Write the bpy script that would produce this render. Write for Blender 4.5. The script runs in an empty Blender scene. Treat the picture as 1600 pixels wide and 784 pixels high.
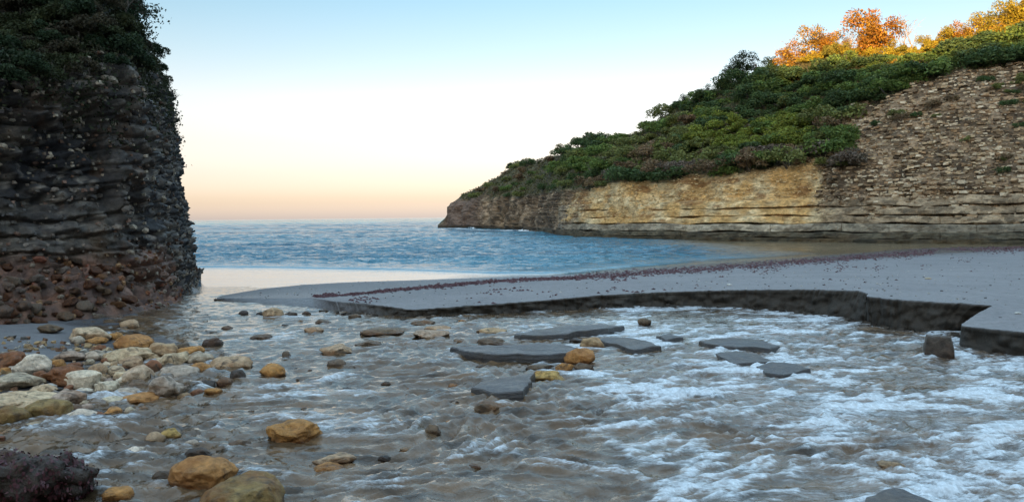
import bpy, bmesh, math, random
import numpy as np
from mathutils import Vector, Matrix
from mathutils.bvhtree import BVHTree

R = np.random.default_rng(11)
random.seed(11)
SC = bpy.context.scene
COL = SC.collection
rad = math.radians

# ------------------------------------------------------------------ camera
W, H, F = 1600.0, 784.0, 1300.0          # photo size and focal length in its pixels
CAMZ = 1.8
PITCH, ROLL = math.atan(53.3 / F), 0.0102
cf = Vector((0, math.cos(PITCH), -math.sin(PITCH)))
cr0 = Vector((1, 0, 0)); cu0 = cr0.cross(cf)
cr = cr0 * math.cos(ROLL) - cu0 * math.sin(ROLL)
cu = cu0 * math.cos(ROLL) + cr0 * math.sin(ROLL)
cam_d = bpy.data.cameras.new('camera')
cam = bpy.data.objects.new('camera', cam_d); COL.objects.link(cam)
cam.matrix_world = Matrix(((cr.x, cu.x, -cf.x, 0), (cr.y, cu.y, -cf.y, 0), (cr.z, cu.z, -cf.z, CAMZ), (0, 0, 0, 1)))
cam_d.sensor_fit = 'HORIZONTAL'; cam_d.sensor_width = 36.0; cam_d.lens = 36.0 * F / W
cam_d.clip_start = 0.05; cam_d.clip_end = 20000
SC.camera = cam

# ------------------------------------------------------------------ sky, sun, exposure
SUN_EL, SUN_ROT = rad(7.0), rad(200.0)
SUNV = Vector((math.sin(SUN_ROT) * math.cos(SUN_EL), math.cos(SUN_ROT) * math.cos(SUN_EL), math.sin(SUN_EL)))
world = bpy.data.worlds.new('World'); SC.world = world; world.use_nodes = True
wn, wl = world.node_tree.nodes, world.node_tree.links
sky = wn.new('ShaderNodeTexSky'); sky.sky_type = 'NISHITA'; sky.sun_disc = False
sky.sun_elevation = SUN_EL; sky.sun_rotation = SUN_ROT
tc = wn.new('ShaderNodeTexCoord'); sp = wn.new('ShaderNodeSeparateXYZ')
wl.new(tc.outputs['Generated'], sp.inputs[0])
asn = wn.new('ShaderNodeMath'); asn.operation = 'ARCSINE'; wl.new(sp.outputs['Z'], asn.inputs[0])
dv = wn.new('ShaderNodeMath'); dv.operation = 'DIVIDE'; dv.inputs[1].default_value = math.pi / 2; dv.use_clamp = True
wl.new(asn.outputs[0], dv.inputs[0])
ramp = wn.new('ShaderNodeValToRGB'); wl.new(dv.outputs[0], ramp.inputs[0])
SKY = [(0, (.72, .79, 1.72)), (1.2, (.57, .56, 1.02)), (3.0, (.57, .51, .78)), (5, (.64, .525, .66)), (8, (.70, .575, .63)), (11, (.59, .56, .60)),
       (15, (.47, .54, .585)), (22, (.76, .79, .80)), (32, (1.6, 1.5, 1.4)), (60, (3.8, 3.5, 3.05)), (90, (4.6, 4.2, 3.7))]  # sky gain by elevation; the unseen upper sky is raised to brighten the shade
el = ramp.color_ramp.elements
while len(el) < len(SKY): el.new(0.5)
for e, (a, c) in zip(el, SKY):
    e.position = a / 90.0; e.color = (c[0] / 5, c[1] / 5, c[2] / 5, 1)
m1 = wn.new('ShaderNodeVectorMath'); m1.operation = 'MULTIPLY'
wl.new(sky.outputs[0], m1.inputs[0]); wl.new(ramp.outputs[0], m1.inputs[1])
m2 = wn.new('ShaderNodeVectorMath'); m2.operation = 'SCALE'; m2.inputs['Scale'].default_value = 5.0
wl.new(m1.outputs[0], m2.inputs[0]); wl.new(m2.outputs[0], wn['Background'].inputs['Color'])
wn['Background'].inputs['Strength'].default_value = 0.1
sun_d = bpy.data.lights.new('sun', 'SUN'); sun_d.energy = 3.0; sun_d.angle = rad(0.6); sun_d.color = (1.0, 0.66, 0.28)
sun = bpy.data.objects.new('sun', sun_d); COL.objects.link(sun)
sun.rotation_euler = SUNV.to_track_quat('Z', 'Y').to_euler(); sun.location = SUNV * 300
SC.view_settings.view_transform = 'Standard'; SC.view_settings.look = 'None'
SC.view_settings.gamma = 1.0; SC.view_settings.use_curve_mapping = False
SC.view_settings.exposure = 2.25
SC.cycles.max_bounces = 6; SC.cycles.diffuse_bounces = 3; SC.cycles.glossy_bounces = 3
SC.cycles.use_denoising = True

# ------------------------------------------------------------------ helpers
def ray(px, py):
    return (cr * ((px - W / 2) / F) - cu * ((py - H / 2) / F) + cf)
def P(px, py, z=0.0):
    """the point of the level plane z that the photo shows at a pixel"""
    d = ray(px, py); t = (z - CAMZ) / d.z
    return Vector((d.x * t, d.y * t, z))
def PD(px, py, y):
    """the point at depth y along a pixel's direction"""
    d = ray(px, py); t = y / d.y
    return Vector((d.x * t, y, CAMZ + d.z * t))
def horizon(px): return 338.7 - 0.0102 * (px - 800)

_perm = np.random.default_rng(5).permutation(256).astype(np.int64); _perm = np.concatenate([_perm] * 3)
_grad = np.random.default_rng(6).normal(size=(256, 3)); _grad /= np.linalg.norm(_grad, axis=1)[:, None]
_rnd = np.random.default_rng(7).random((256, 4))
def perlin(p):
    i = np.floor(p).astype(np.int64); f = p - i; i &= 255
    u = f * f * f * (f * (f * 6 - 15) + 10)
    out = 0
    for a in (0, 1):
        for b in (0, 1):
            for c in (0, 1):
                h = _perm[_perm[_perm[(i[:, 0] + a) & 255] + ((i[:, 1] + b) & 255)] + ((i[:, 2] + c) & 255)]
                d = (_grad[h] * (f - np.array([a, b, c]))).sum(1)
                wgt = (u[:, 0] if a else 1 - u[:, 0]) * (u[:, 1] if b else 1 - u[:, 1]) * (u[:, 2] if c else 1 - u[:, 2])
                out = out + d * wgt
    return out * 1.5
def fbm(p, octs=4, gain=.5, lac=2.03, ridge=False):
    s, a, p = 0, 1.0, np.asarray(p, float)
    for k in range(octs):
        n = perlin(p + k * 17.3)
        if ridge: n = 1 - 2 * np.abs(n)
        s = s + a * n; a *= gain; p = p * lac
    return s
def worley(p):
    """distance to the nearest cell point, and that cell's random number"""
    i = np.floor(p).astype(np.int64); best = np.full(len(p), 9.0); idn = np.zeros(len(p))
    for a in (-1, 0, 1):
        for b in (-1, 0, 1):
            for c in (-1, 0, 1):
                q = i + (a, b, c)
                h = _perm[_perm[_perm[q[:, 0] & 255] + (q[:, 1] & 255)] + (q[:, 2] & 255)]
                d = np.linalg.norm(q + _rnd[h, :3] - p, axis=1)
                m = d < best; best = np.where(m, d, best); idn = np.where(m, _rnd[h, 3], idn)
    return best, idn
def sstep(a, b, x):
    t = np.clip((x - a) / (b - a), 0, 1); return t * t * (3 - 2 * t)

def mesh(name, V, Fc, attrs=None, smooth=True):
    V = np.ascontiguousarray(V, dtype=np.float32); me = bpy.data.meshes.new(name)
    if isinstance(Fc, np.ndarray):
        n, k = Fc.shape
        me.vertices.add(len(V)); me.vertices.foreach_set('co', V.ravel())
        me.loops.add(n * k); me.polygons.add(n)
        me.loops.foreach_set('vertex_index', np.ascontiguousarray(Fc, dtype=np.int32).ravel())
        me.polygons.foreach_set('loop_start', np.arange(0, n * k, k, dtype=np.int32))
        me.update(calc_edges=True)
    else:
        me.from_pydata([tuple(v) for v in V], [], Fc)
    for an, av in (attrs or {}).items():
        av = np.asarray(av, dtype=np.float32)
        if av.ndim == 1:
            at = me.attributes.new(an, 'FLOAT', 'POINT'); at.data.foreach_set('value', av)
        else:
            if av.shape[1] == 3: av = np.concatenate([av, np.ones((len(av), 1), np.float32)], 1)
            at = me.attributes.new(an, 'FLOAT_COLOR', 'POINT'); at.data.foreach_set('color', np.ascontiguousarray(av).ravel())
    me.polygons.foreach_set('use_smooth', np.full(len(me.polygons), smooth))
    me.update()
    return me
def obj(name, me, mat=None, parent=None, loc=(0, 0, 0)):
    o = bpy.data.objects.new(name, me); COL.objects.link(o); o.location = loc
    if mat is not None and me is not None and len(me.materials) == 0: me.materials.append(mat)
    if parent is not None: o.parent = parent
    return o
def tag(o, label=None, cat=None, group=None, kind=None):
    if label: o['label'] = label
    if cat: o['category'] = cat
    if group: o['group'] = group
    if kind: o['kind'] = kind
    return o
def grid_faces(nu, nv):
    a = np.arange(nu * nv).reshape(nu, nv)
    return np.stack([a[:-1, :-1], a[1:, :-1], a[1:, 1:], a[:-1, 1:]], -1).reshape(-1, 4)
def grid_normals(G):
    du = np.gradient(G, axis=0); dv_ = np.gradient(G, axis=1)
    n = np.cross(du, dv_); l = np.linalg.norm(n, axis=2, keepdims=True); return n / np.maximum(l, 1e-9)
def bvh(V, Fc): return BVHTree.FromPolygons([tuple(v) for v in V], [tuple(int(i) for i in f) for f in Fc])
def interp(x, xs, ys):
    ys = np.asarray(ys, float)
    if ys.ndim == 1: return np.interp(x, xs, ys)
    return np.stack([np.interp(x, xs, ys[:, k]) for k in range(ys.shape[1])], -1)
def resample(pts, n):
    pts = np.asarray(pts, float); d = np.concatenate([[0], np.cumsum(np.linalg.norm(np.diff(pts[:, :2], axis=0), axis=1))])
    return interp(np.linspace(0, d[-1], n), d, pts)

# ------------------------------------------------------------------ materials
class Mat:
    def __init__(s, name):
        s.m = bpy.data.materials.new(name); s.m.use_nodes = True
        s.n, s.l = s.m.node_tree.nodes, s.m.node_tree.links; s.b = s.n['Principled BSDF']
    def node(s, t, **kw):
        x = s.n.new(t)
        for k, v in kw.items(): setattr(x, k, v)
        return x
    def link(s, a, b): s.l.new(a, b)
    def coords(s, scale=(1, 1, 1), obj_space=False):
        if obj_space: o = s.node('ShaderNodeTexCoord').outputs['Object']
        else: o = s.node('ShaderNodeNewGeometry').outputs['Position']
        mp = s.node('ShaderNodeMapping'); mp.inputs['Scale'].default_value = scale; s.link(o, mp.inputs[0]); return mp.outputs[0]
    def noise(s, vec, scale, detail=6, rough=.6, dist=0):
        t = s.node('ShaderNodeTexNoise'); t.inputs['Scale'].default_value = scale; t.inputs['Detail'].default_value = detail
        t.inputs['Roughness'].default_value = rough; t.inputs['Distortion'].default_value = dist
        s.link(vec, t.inputs['Vector']); return t.outputs[0]
    def ramp(s, fac, stops):
        r = s.node('ShaderNodeValToRGB'); e = r.color_ramp.elements
        while len(e) < len(stops): e.new(.5)
        for q, (p, c) in zip(e, stops): q.position = p; q.color = (*c, 1) if not isinstance(c, (int, float)) else (c, c, c, 1)
        s.link(fac, r.inputs[0]); return r.outputs[0]
    def mix(s, fac, a, b, mode='MIX'):
        x = s.node('ShaderNodeMix', data_type='RGBA', blend_type=mode)
        for sock, v in ((x.inputs[0], fac), (x.inputs[6], a), (x.inputs[7], b)):
            if isinstance(v, (int, float)): sock.default_value = v
            elif isinstance(v, tuple): sock.default_value = (*v, 1)
            else: s.link(v, sock)
        return x.outputs[2]
    def math(s, op, a, b=0.0, clamp=False):
        x = s.node('ShaderNodeMath', operation=op, use_clamp=clamp)
        for k, v in enumerate((a, b)):
            if isinstance(v, (int, float)): x.inputs[k].default_value = v
            else: s.link(v, x.inputs[k])
        return x.outputs[0]
    def attr(s, name, col=False):
        a = s.node('ShaderNodeAttribute', attribute_name=name); return a.outputs['Color' if col else 'Fac']
    def bump(s, h, strength, dist, prev=None):
        b = s.node('ShaderNodeBump'); b.inputs['Strength'].default_value = strength; b.inputs['Distance'].default_value = dist
        s.link(h, b.inputs['Height'])
        if prev is not None: s.link(prev, b.inputs['Normal'])
        return b.outputs[0]
    def done(s, color=None, rough=None, normal=None, spec=None, ior=None):
        for k, v in (('Base Color', color), ('Roughness', rough), ('Normal', normal), ('Specular IOR Level', spec), ('IOR', ior)):
            if v is None: continue
            if isinstance(v, (int, float)): s.b.inputs[k].default_value = v
            elif isinstance(v, tuple): s.b.inputs[k].default_value = (*v, 1)
            else: s.link(v, s.b.inputs[k])
        return s.m

def m_sand():
    m = Mat('sand'); c = m.coords()
    n1 = m.noise(c, .55, 5); n2 = m.noise(c, 9, 6, .65); n3 = m.noise(c, 140, 3, .7)
    dry = m.mix(m.ramp(n1, [(.3, 0), (.7, 1)]), (.165, .16, .165), (.25, .24, .24))
    dry = m.mix(.35, dry, m.ramp(n2, [(.3, (.13, .125, .125)), (.7, (.36, .35, .345))]))
    wet = m.attr('wet'); moist = m.attr('moist')
    dry = m.mix(moist, dry, m.mix(n2, (.018, .015, .012), (.075, .062, .048)))
    col = m.mix(wet, dry, (.045, .047, .056))
    rough = m.math('SUBTRACT', .85, m.math('MULTIPLY', wet, .72))
    h = m.math('ADD', m.math('MULTIPLY', n2, .7), m.math('MULTIPLY', n3, .12))
    b = m.bump(h, .8, .06); b = m.bump(m.noise(c, 2.2, 4), .5, .12, b)
    return m.done(col, rough, b, spec=.4)
def m_stream():
    m = Mat('stream_water'); c = m.coords((1, .7, 1))
    n1 = m.noise(c, 9, 4, .6, .6); n2 = m.noise(m.coords((1, .55, 1)), 26, 4, .6, .4); n3 = m.noise(m.coords((.6, 1.3, 1)), 3.2, 5, .6); n4 = m.noise(m.coords((.62, 1.6, 1)), 8.5, 9, .78, .5)
    foam_sheen = m.attr('foam_sheen')
    silt = m.mix(m.ramp(n3, [(.35, 0), (.65, 1)]), (.038, .025, .014), (.16, .10, .055))
    fz = m.ramp(m.math('ADD', n4, m.math('SUBTRACT', foam_sheen, .42)), [(.43, 0), (.54, .25), (.68, 1)])
    fz = m.math('MULTIPLY', fz, m.ramp(n2, [(.3, .55), (.62, 1)]))
    col = m.mix(m.math('MULTIPLY', fz, .88), silt, (.72, .79, .84))  # pale foam colour also paints sky sheen and crest highlights into the water
    rough = m.math('ADD', .04, m.math('MULTIPLY', fz, .24))
    b = m.bump(n1, .42, .05); b = m.bump(n2, .3, .015, b)
    return m.done(col, rough, b, ior=1.33, spec=.6)
def m_sea():
    m = Mat('sea_water'); ca = m.attr('calm')
    n1 = m.noise(m.coords((.55, 1, 1)), .9, 5, .65, .4); n2 = m.noise(m.coords((.6, 1, 1)), 4, 4, .6)
    n0 = m.noise(m.coords((.12, .5, 1)), .09, 4, .6)
    col = m.mix(m.ramp(n0, [(.35, 0), (.65, 1)]), (.006, .075, .135), (.032, .20, .285))
    col = m.mix(m.attr('shallow'), col, (.17, .115, .055)); col = m.mix(m.attr('foam_sheen'), col, (.75, .8, .82))
    st = m.math('SUBTRACT', 1.0, ca)
    b1 = m.node('ShaderNodeBump'); b1.inputs['Distance'].default_value = 1.1; m.link(n1, b1.inputs['Height']); m.link(m.math('MULTIPLY', st, .85), b1.inputs['Strength'])
    b2 = m.node('ShaderNodeBump'); b2.inputs['Distance'].default_value = .2; m.link(n2, b2.inputs['Height']); m.link(m.math('MULTIPLY', st, .7), b2.inputs['Strength'])
    m.link(b1.outputs[0], b2.inputs['Normal'])
    return m.done(col, .08, b2.outputs[0], ior=1.33, spec=m.math('ADD', .46, m.math('MULTIPLY', ca, .1)))
def m_cliff():
    m = Mat('cliff_rock'); c = m.coords(); tone = m.attr('tone', True)
    n1 = m.noise(c, 1.2, 6, .65); n2 = m.noise(c, 9, 7, .7); n3 = m.noise(m.coords((1, 1, .3)), 2.2, 5)
    v = m.node('ShaderNodeTexVoronoi'); v.inputs['Scale'].default_value = 7; m.link(c, v.inputs['Vector'])
    col = m.mix(1.0, tone, m.ramp(n2, [(.25, .35), (.55, 1.0), (.75, 1.7)]), 'MULTIPLY')
    col = m.mix(m.ramp(n1, [(.42, 0), (.68, .55)]), col, (.028, .027, .034))
    col = m.mix(m.math('MULTIPLY', m.ramp(n3, [(.56, 0), (.7, 1)]), .35), col, (.17, .085, .04))
    b = m.bump(v.outputs['Distance'], .6, .06); b = m.bump(n2, .9, .05, b)
    return m.done(col, m.ramp(n1, [(.3, .45), (.7, .85)]), b, spec=.35)
def m_headland():
    m = Mat('headland_rock'); c = m.coords((1, 1, 2.4)); tone = m.attr('tone', True)
    n1 = m.noise(c, .5, 6, .65); n2 = m.noise(c, 3.2, 7, .7)
    br = m.node('ShaderNodeTexVoronoi'); br.inputs['Scale'].default_value = 2.1; m.link(c, br.inputs['Vector'])
    col = m.mix(1.0, tone, m.ramp(n2, [(.25, .38), (.5, 1.0), (.75, 1.6)]), 'MULTIPLY')
    col = m.mix(m.ramp(n1, [(.5, 0), (.72, .5)]), col, (.13, .075, .035))
    b = m.bump(br.outputs['Distance'], .5, .2); b = m.bump(n2, .9, .16, b)
    return m.done(col, .88, b, spec=.25)
def m_stone(name, sc=1.0, wetline=True):
    m = Mat(name); c = m.coords(obj_space=True); oi = m.node('ShaderNodeObjectInfo')
    off = m.node('ShaderNodeVectorMath', operation='ADD'); m.link(c, off.inputs[0])
    mulr = m.node('ShaderNodeVectorMath', operation='SCALE'); mulr.inputs[0].default_value = (37, 19, 53); m.link(oi.outputs['Random'], mulr.inputs['Scale'])
    m.link(mulr.outputs[0], off.inputs[1]); v = off.outputs[0]
    n1 = m.noise(v, 3.2 * sc, 5, .6); n2 = m.noise(v, 14 * sc, 8, .72); n3 = m.noise(v, 5.5 * sc, 4, .6, 1.2); n4 = m.noise(v, 60 * sc, 3, .6)
    base = oi.outputs['Color']
    col = m.mix(1.0, base, m.ramp(n2, [(.28, .3), (.5, .95), (.7, 1.5)]), 'MULTIPLY')
    col = m.mix(m.math('MULTIPLY', m.ramp(n1, [(.48, 0), (.66, 1)]), m.math('MULTIPLY', oi.outputs['Alpha'], .8)), col, (.32, .125, .03))
    col = m.mix(m.ramp(n3, [(.56, 0), (.68, .8)]), col, (.06, .045, .03))
    sx = m.node('ShaderNodeSeparateXYZ'); m.link(m.node('ShaderNodeNewGeometry').outputs['Position'], sx.inputs[0])
    wetf = m.attr('wetrock')
    col = m.mix(m.math('MULTIPLY', wetf, .85), col, m.mix(1.0, col, (.34, .24, .15), 'MULTIPLY'))
    b = m.bump(n1, .6, .08 / sc); b = m.bump(n2, 1.0, .05 / sc, b); b = m.bump(n4, .5, .008 / sc, b)
    return m.done(col, m.math('SUBTRACT', .78, m.math('MULTIPLY', wetf, .5)), b, spec=.4)
def m_slate():
    m = Mat('slate'); c = m.coords((1, 1, 6)); n1 = m.noise(c, 2.5, 6, .65); n2 = m.noise(c, 18, 6, .7)
    n3 = m.noise(m.coords(), 1.1, 5, .7); col = m.mix(n1, (.026, .026, .03), (.12, .115, .115)); col = m.mix(m.ramp(n2, [(.5, 0), (.7, .75)]), col, (.19, .165, .135)); col = m.mix(m.ramp(n3, [(.5, 0), (.68, .6)]), col, (.10, .07, .04))
    b = m.bump(n1, .8, .05); b = m.bump(n2, .8, .02, b); return m.done(col, m.ramp(n1, [(.35, .3), (.65, .6)]), b, spec=.35)
def m_leaf(name, rough=.65):
    m = Mat(name); oi = m.node('ShaderNodeObjectInfo'); shade = m.attr('shade')
    hue = m.node('ShaderNodeHueSaturation'); m.link(oi.outputs['Color'], hue.inputs['Color'])
    m.link(m.math('ADD', .475, m.math('MULTIPLY', m.attr('tint'), .05)), hue.inputs['Hue'])
    m.link(shade, hue.inputs['Value'])
    out = m.done(hue.outputs[0], rough, spec=.15)
    tr = m.node('ShaderNodeBsdfTranslucent'); m.link(hue.outputs[0], tr.inputs['Color'])
    mx = m.node('ShaderNodeMixShader'); mx.inputs[0].default_value = .25
    m.link(m.b.outputs[0], mx.inputs[1]); m.link(tr.outputs[0], mx.inputs[2])
    m.link(mx.outputs[0], m.n['Material Output'].inputs['Surface']); return out
def m_plain(name, c0, c1, scale=20, rough=.9):
    m = Mat(name); n = m.noise(m.coords(), scale, 5, .65); return m.done(m.mix(n, c0, c1), rough, m.bump(n, .5, .02))
def m_tone(name, scale=6, rough=.88):
    m = Mat(name); c = m.coords(); n = m.noise(c, scale, 6, .7)
    return m.done(m.mix(1.0, m.attr('tone', True), m.ramp(n, [(.25, .5), (.5, 1.0), (.75, 1.45)]), 'MULTIPLY'), rough, m.bump(n, .7, .05), spec=.3)

M_SAND, M_STREAM, M_SEA, M_CLIFF, M_HEAD = m_sand(), m_stream(), m_sea(), m_cliff(), m_headland()
M_STONE, M_SLATE, M_LEAF = m_stone('river_stone'), m_slate(), m_leaf('leaves')
M_BARK = m_plain('bark', (.05, .04, .03), (.16, .13, .10), 12); M_TWIG = m_plain('pale_twig', (.20, .15, .13), (.34, .27, .25), 8)
M_HILL = m_plain('hill_scrub', (.02, .03, .012), (.06, .07, .03), .6); M_WEED = m_plain('red_weed', (.012, .005, .006), (.11, .018, .026), 30, .5)
M_TONE = m_tone('face_stone'); M_TONEF = m_tone('face_stone_fine', 14)

# ------------------------------------------------------------------ the setting: levels
SEA_Z = -0.40
def stream_z(x, y): return SEA_Z * sstep(17.0, 27.0, y) - .03 * sstep(26, 30, y)
# left gravel and sand bank: water's edge as seen in the photograph
BANK = np.array([tuple(P(*q))[:2] for q in [(262, 474), (240, 500), (300, 522), (372, 560), (345, 585), (290, 615), (225, 634), (140, 655), (40, 674), (-60, 690), (-300, 740), (-500, 800)]])
def seg_dist(x, y, poly):
    """distance to the line and whether the point lies on its left-hand (bank) side"""
    best = np.full(x.shape, 1e9); side = np.zeros(x.shape)
    for a, b in zip(poly[:-1], poly[1:]):
        d = b - a; t = np.clip(((x - a[0]) * d[0] + (y - a[1]) * d[1]) / (d @ d), 0, 1)
        dx, dy = x - a[0] - t * d[0], y - a[1] - t * d[1]; dd = np.hypot(dx, dy)
        s = d[0] * dy - d[1] * dx; m = dd < best - 1e-6
        best = np.where(m, dd, best); side = np.where(m, s, side)
    return best, side
def ground_z(x, y):
    x = np.asarray(x, float); y = np.asarray(y, float)
    d, s = seg_dist(x, y, BANK)
    sd = np.where(s < 0, d, -d) - .3                # positive on the bank
    z = -.22 + .24 * sstep(-.5, .15, sd) + .16 * sstep(.1, 2.5, sd)
    z = np.where((y > 19) & (x > -7.0 - .32 * (y - 19)), np.minimum(z, -.3), z)
    z = z - .55 * sstep(20, 30, y) 
    p = np.stack([x, y, 0 * x], -1).reshape(-1, 3)
    return z + (.035 * fbm(p * .9, 3)).reshape(x.shape)

gx = np.concatenate([np.linspace(-60, -14, 24)[:-1], np.linspace(-14, 16, 300), np.linspace(16, 90, 40)[1:]])
gy = np.concatenate([np.linspace(-40, 2, 40)[:-1], np.linspace(2, 24, 240), np.linspace(24, 110, 60)[1:]])
X, Y = np.meshgrid(gx, gy, indexing='ij'); Z = ground_z(X, Y)
G = np.stack([X, Y, Z], -1); NV = G.reshape(-1, 3)
sandy = 1 - sstep(.02, .16, NV[:, 2] + .05 * fbm(NV * 1.3, 3))
g_me = mesh('ground', NV, grid_faces(*X.shape), {'wet': .25 + .6 * sandy, 'moist': .25 + .5 * (sandy)})
ground = tag(obj('ground', g_me, M_SAND), kind='structure')

# hill behind the viewer: it hides the low sun from all but the ridge
QS = [PD(800, 256, 130) + Vector((0, 0, 14)), PD(900, 232, 112) + Vector((0, 0, 13)), PD(1100, 128, 104) + Vector((0, 0, 9.0)), PD(1180, 70, 98) + Vector((0, 0, 5)), PD(1225, 92, 97), PD(1290, 86, 95), PD(1400, 90, 88), PD(1480, 78, 86), PD(1600, 66, 84), PD(1800, 34, 84), PD(2100, -30, 84)]
crest = [Vector(q) + SUNV * 250 - Vector((0, 0, 4.9)) for q in QS]
side = Vector((-SUNV.y, SUNV.x, 0)).normalized()
crest = [crest[0] + (-side if (crest[-1] - crest[0]).dot(side) > 0 else side) * k + Vector((0, 0, h)) for k, h in ((260, -14), (120, 4), (50, 3))] + crest
crest.append(crest[-1] + (crest[-1] - crest[-2]).normalized() * 120)
cl = resample(np.array([tuple(c) for c in crest]), 260)
vv = np.linspace(-1, 1, 61); bk = np.array([SUNV.x, SUNV.y, 0]); bk /= np.linalg.norm(bk)
HG = cl[:, None, :] + bk[None, None, :] * (vv * 130)[None, :, None]
prof = np.cos(np.clip(np.abs(vv), 0, 1) * math.pi / 2) ** 1.3
HG[..., 2] = -1 + (cl[:, None, 2] + 1) * prof[None, :]
hv = HG.reshape(-1, 3); hv[:, 2] += (1.3 * fbm(hv * .22, 4)) * np.repeat(prof[None], len(cl), 0).ravel()
tag(obj('valley_hill', mesh('valley_hill', hv, grid_faces(*HG.shape[:2])), M_HILL), kind='structure')

# ------------------------------------------------------------------ stream
ys = [1.2]
while ys[-1] < 31: ys.append(ys[-1] + max(.014, .0045 * ys[-1]))
ys = np.array(ys); us = np.linspace(-1.02, 1.02, 460)
X = us[None, :] * (ys[:, None] + .6); Y = np.repeat(ys[:, None], len(us), 1)
p = np.stack([X, Y, 0 * X], -1).reshape(-1, 3)
th = rad(24); pr = np.stack([p[:, 0] * math.cos(th) + p[:, 1] * math.sin(th), -p[:, 0] * math.sin(th) + p[:, 1] * math.cos(th), p[:, 2]], -1)
warp = np.stack([perlin(pr * .8), perlin(pr * .8 + 9.1), 0 * pr[:, 0]], -1) * .45
q = pr + warp
h1 = fbm(q * (1.0, 1.7, 1), 2, .5); h2 = fbm(q * (2.6, 4.6, 1) + 5, 3, .55, ridge=True); h3 = fbm(q * (8, 13, 1) + 3, 2, .5)
rough_zone = .55 + .45 * sstep(-.35, .5, fbm(pr * .35 + 4, 2))
right = sstep(-.5, 2.5, p[:, 0] - .0 * p[:, 1])
amp = rough_zone * (1 - .3 * right) * (1 - .8 * sstep(19, 26, p[:, 1]))
zz = stream_z(p[:, 0], p[:, 1]) + amp * (1 - .42 * sstep(9, 15, p[:, 1])) * (.056 * h1 + .060 * h2 + .019 * h3)
crestv = .034 * h1 + .022 * h2
foam_sheen = (.17 + .29 * right) * (.85 + .3 * fbm(q * .5 + 21, 3)) + .33 * sstep(.015, .05, crestv + .01 * h3) - .15 * (1 - sstep(-.05, 0, crestv))  # foam plus painted sky sheen, stronger to the right and on wave crests
foam_sheen *= 1 - .9 * sstep(20, 26, p[:, 1])
p[:, 2] = zz
stream = tag(obj('stream', mesh('stream', p, grid_faces(*X.shape), {'foam_sheen': np.clip(foam_sheen, 0, 1)}), M_STREAM), kind='structure')

# ------------------------------------------------------------------ sea
ys = [15.0]
while ys[-1] < 9000: ys.append(ys[-1] + ys[-1] * (.0042 if ys[-1] < 380 else .0042 + .03 * min(1, (ys[-1] - 380) / 900)))
ys = np.array(ys); us = np.linspace(-1.15, 1.15, 380)
X = us[None, :] * ys[:, None]; Y = np.repeat(ys[:, None], len(us), 1)
p = np.stack([X, Y, 0 * X], -1).reshape(-1, 3)
sl = np.array([tuple(P(a, b, SEA_Z))[:2] for a, b in [(200, 417), (420, 418), (600, 421), (760, 427), (860, 428), (960, 419), (1060, 411), (1150, 405), (1300, 397), (1500, 390), (1900, 384)]])
d, s = seg_dist(p[:, 0], p[:, 1], sl); out = np.where(s > 0, d, -d)
lag = sstep(9, 17, p[:, 0] + 2 * perlin(p * .15)) * (1 - sstep(70, 84, p[:, 1]))                                          # sheltered water below the headland
env = sstep(-.2, 7, out) * (1 - .8 * lag) * (1 - sstep(500, 1500, p[:, 1]))
q = p + np.stack([perlin(p * .15), perlin(p * .15 + 7), 0 * p[:, 0]], -1) * 1.2
wv = .11 * fbm(q * (.16, .42, 1), 2) + .10 * fbm(q * (.5, 1.1, 1) + 3, 3, .55, ridge=True) + .035 * fbm(q * (2.0, 3.6, 1), 2)
wv += .07 * np.exp(-((p[:, 1] - 62 - 2 * perlin(p * .06)) / 3.0) ** 2) + .09 * np.exp(-((p[:, 1] - 105 - 4 * perlin(p * .03)) / 5.0) ** 2)
wv += sstep(90, 220, p[:, 1]) * (.30 * fbm(q * (.02, .075, 1) + 13, 3, .6) + .10 * fbm(q * (.08, .25, 1), 2, ridge=True))
lip = .075 * np.exp(-((out - .35 + .5 * perlin(p * .12)) / .32) ** 2) * (1 - sstep(6, 12, p[:, 0]))
p[:, 2] = SEA_Z + env * wv + lip + .004 * fbm(q * 1.3, 2)
calm = np.maximum((1 - sstep(-.6, 3.5, out)) * .97, .82 * lag)
tipw = np.array([tuple(P(a, b, SEA_Z))[:2] for a, b in [(684, 357.5), (740, 360), (790, 362), (830, 363)]])
dt, _ = seg_dist(p[:, 0], p[:, 1], tipw)
sfoam = (1 - sstep(.2, 2.0, dt + 1.6 * perlin(p * .35))) * (p[:, 1] > 90)
sea = tag(obj('sea', mesh('sea', p, grid_faces(*X.shape), {'calm': calm, 'shallow': lag * .9, 'foam_sheen': np.clip(sfoam, 0, 1)}), M_SEA), kind='structure')

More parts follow.
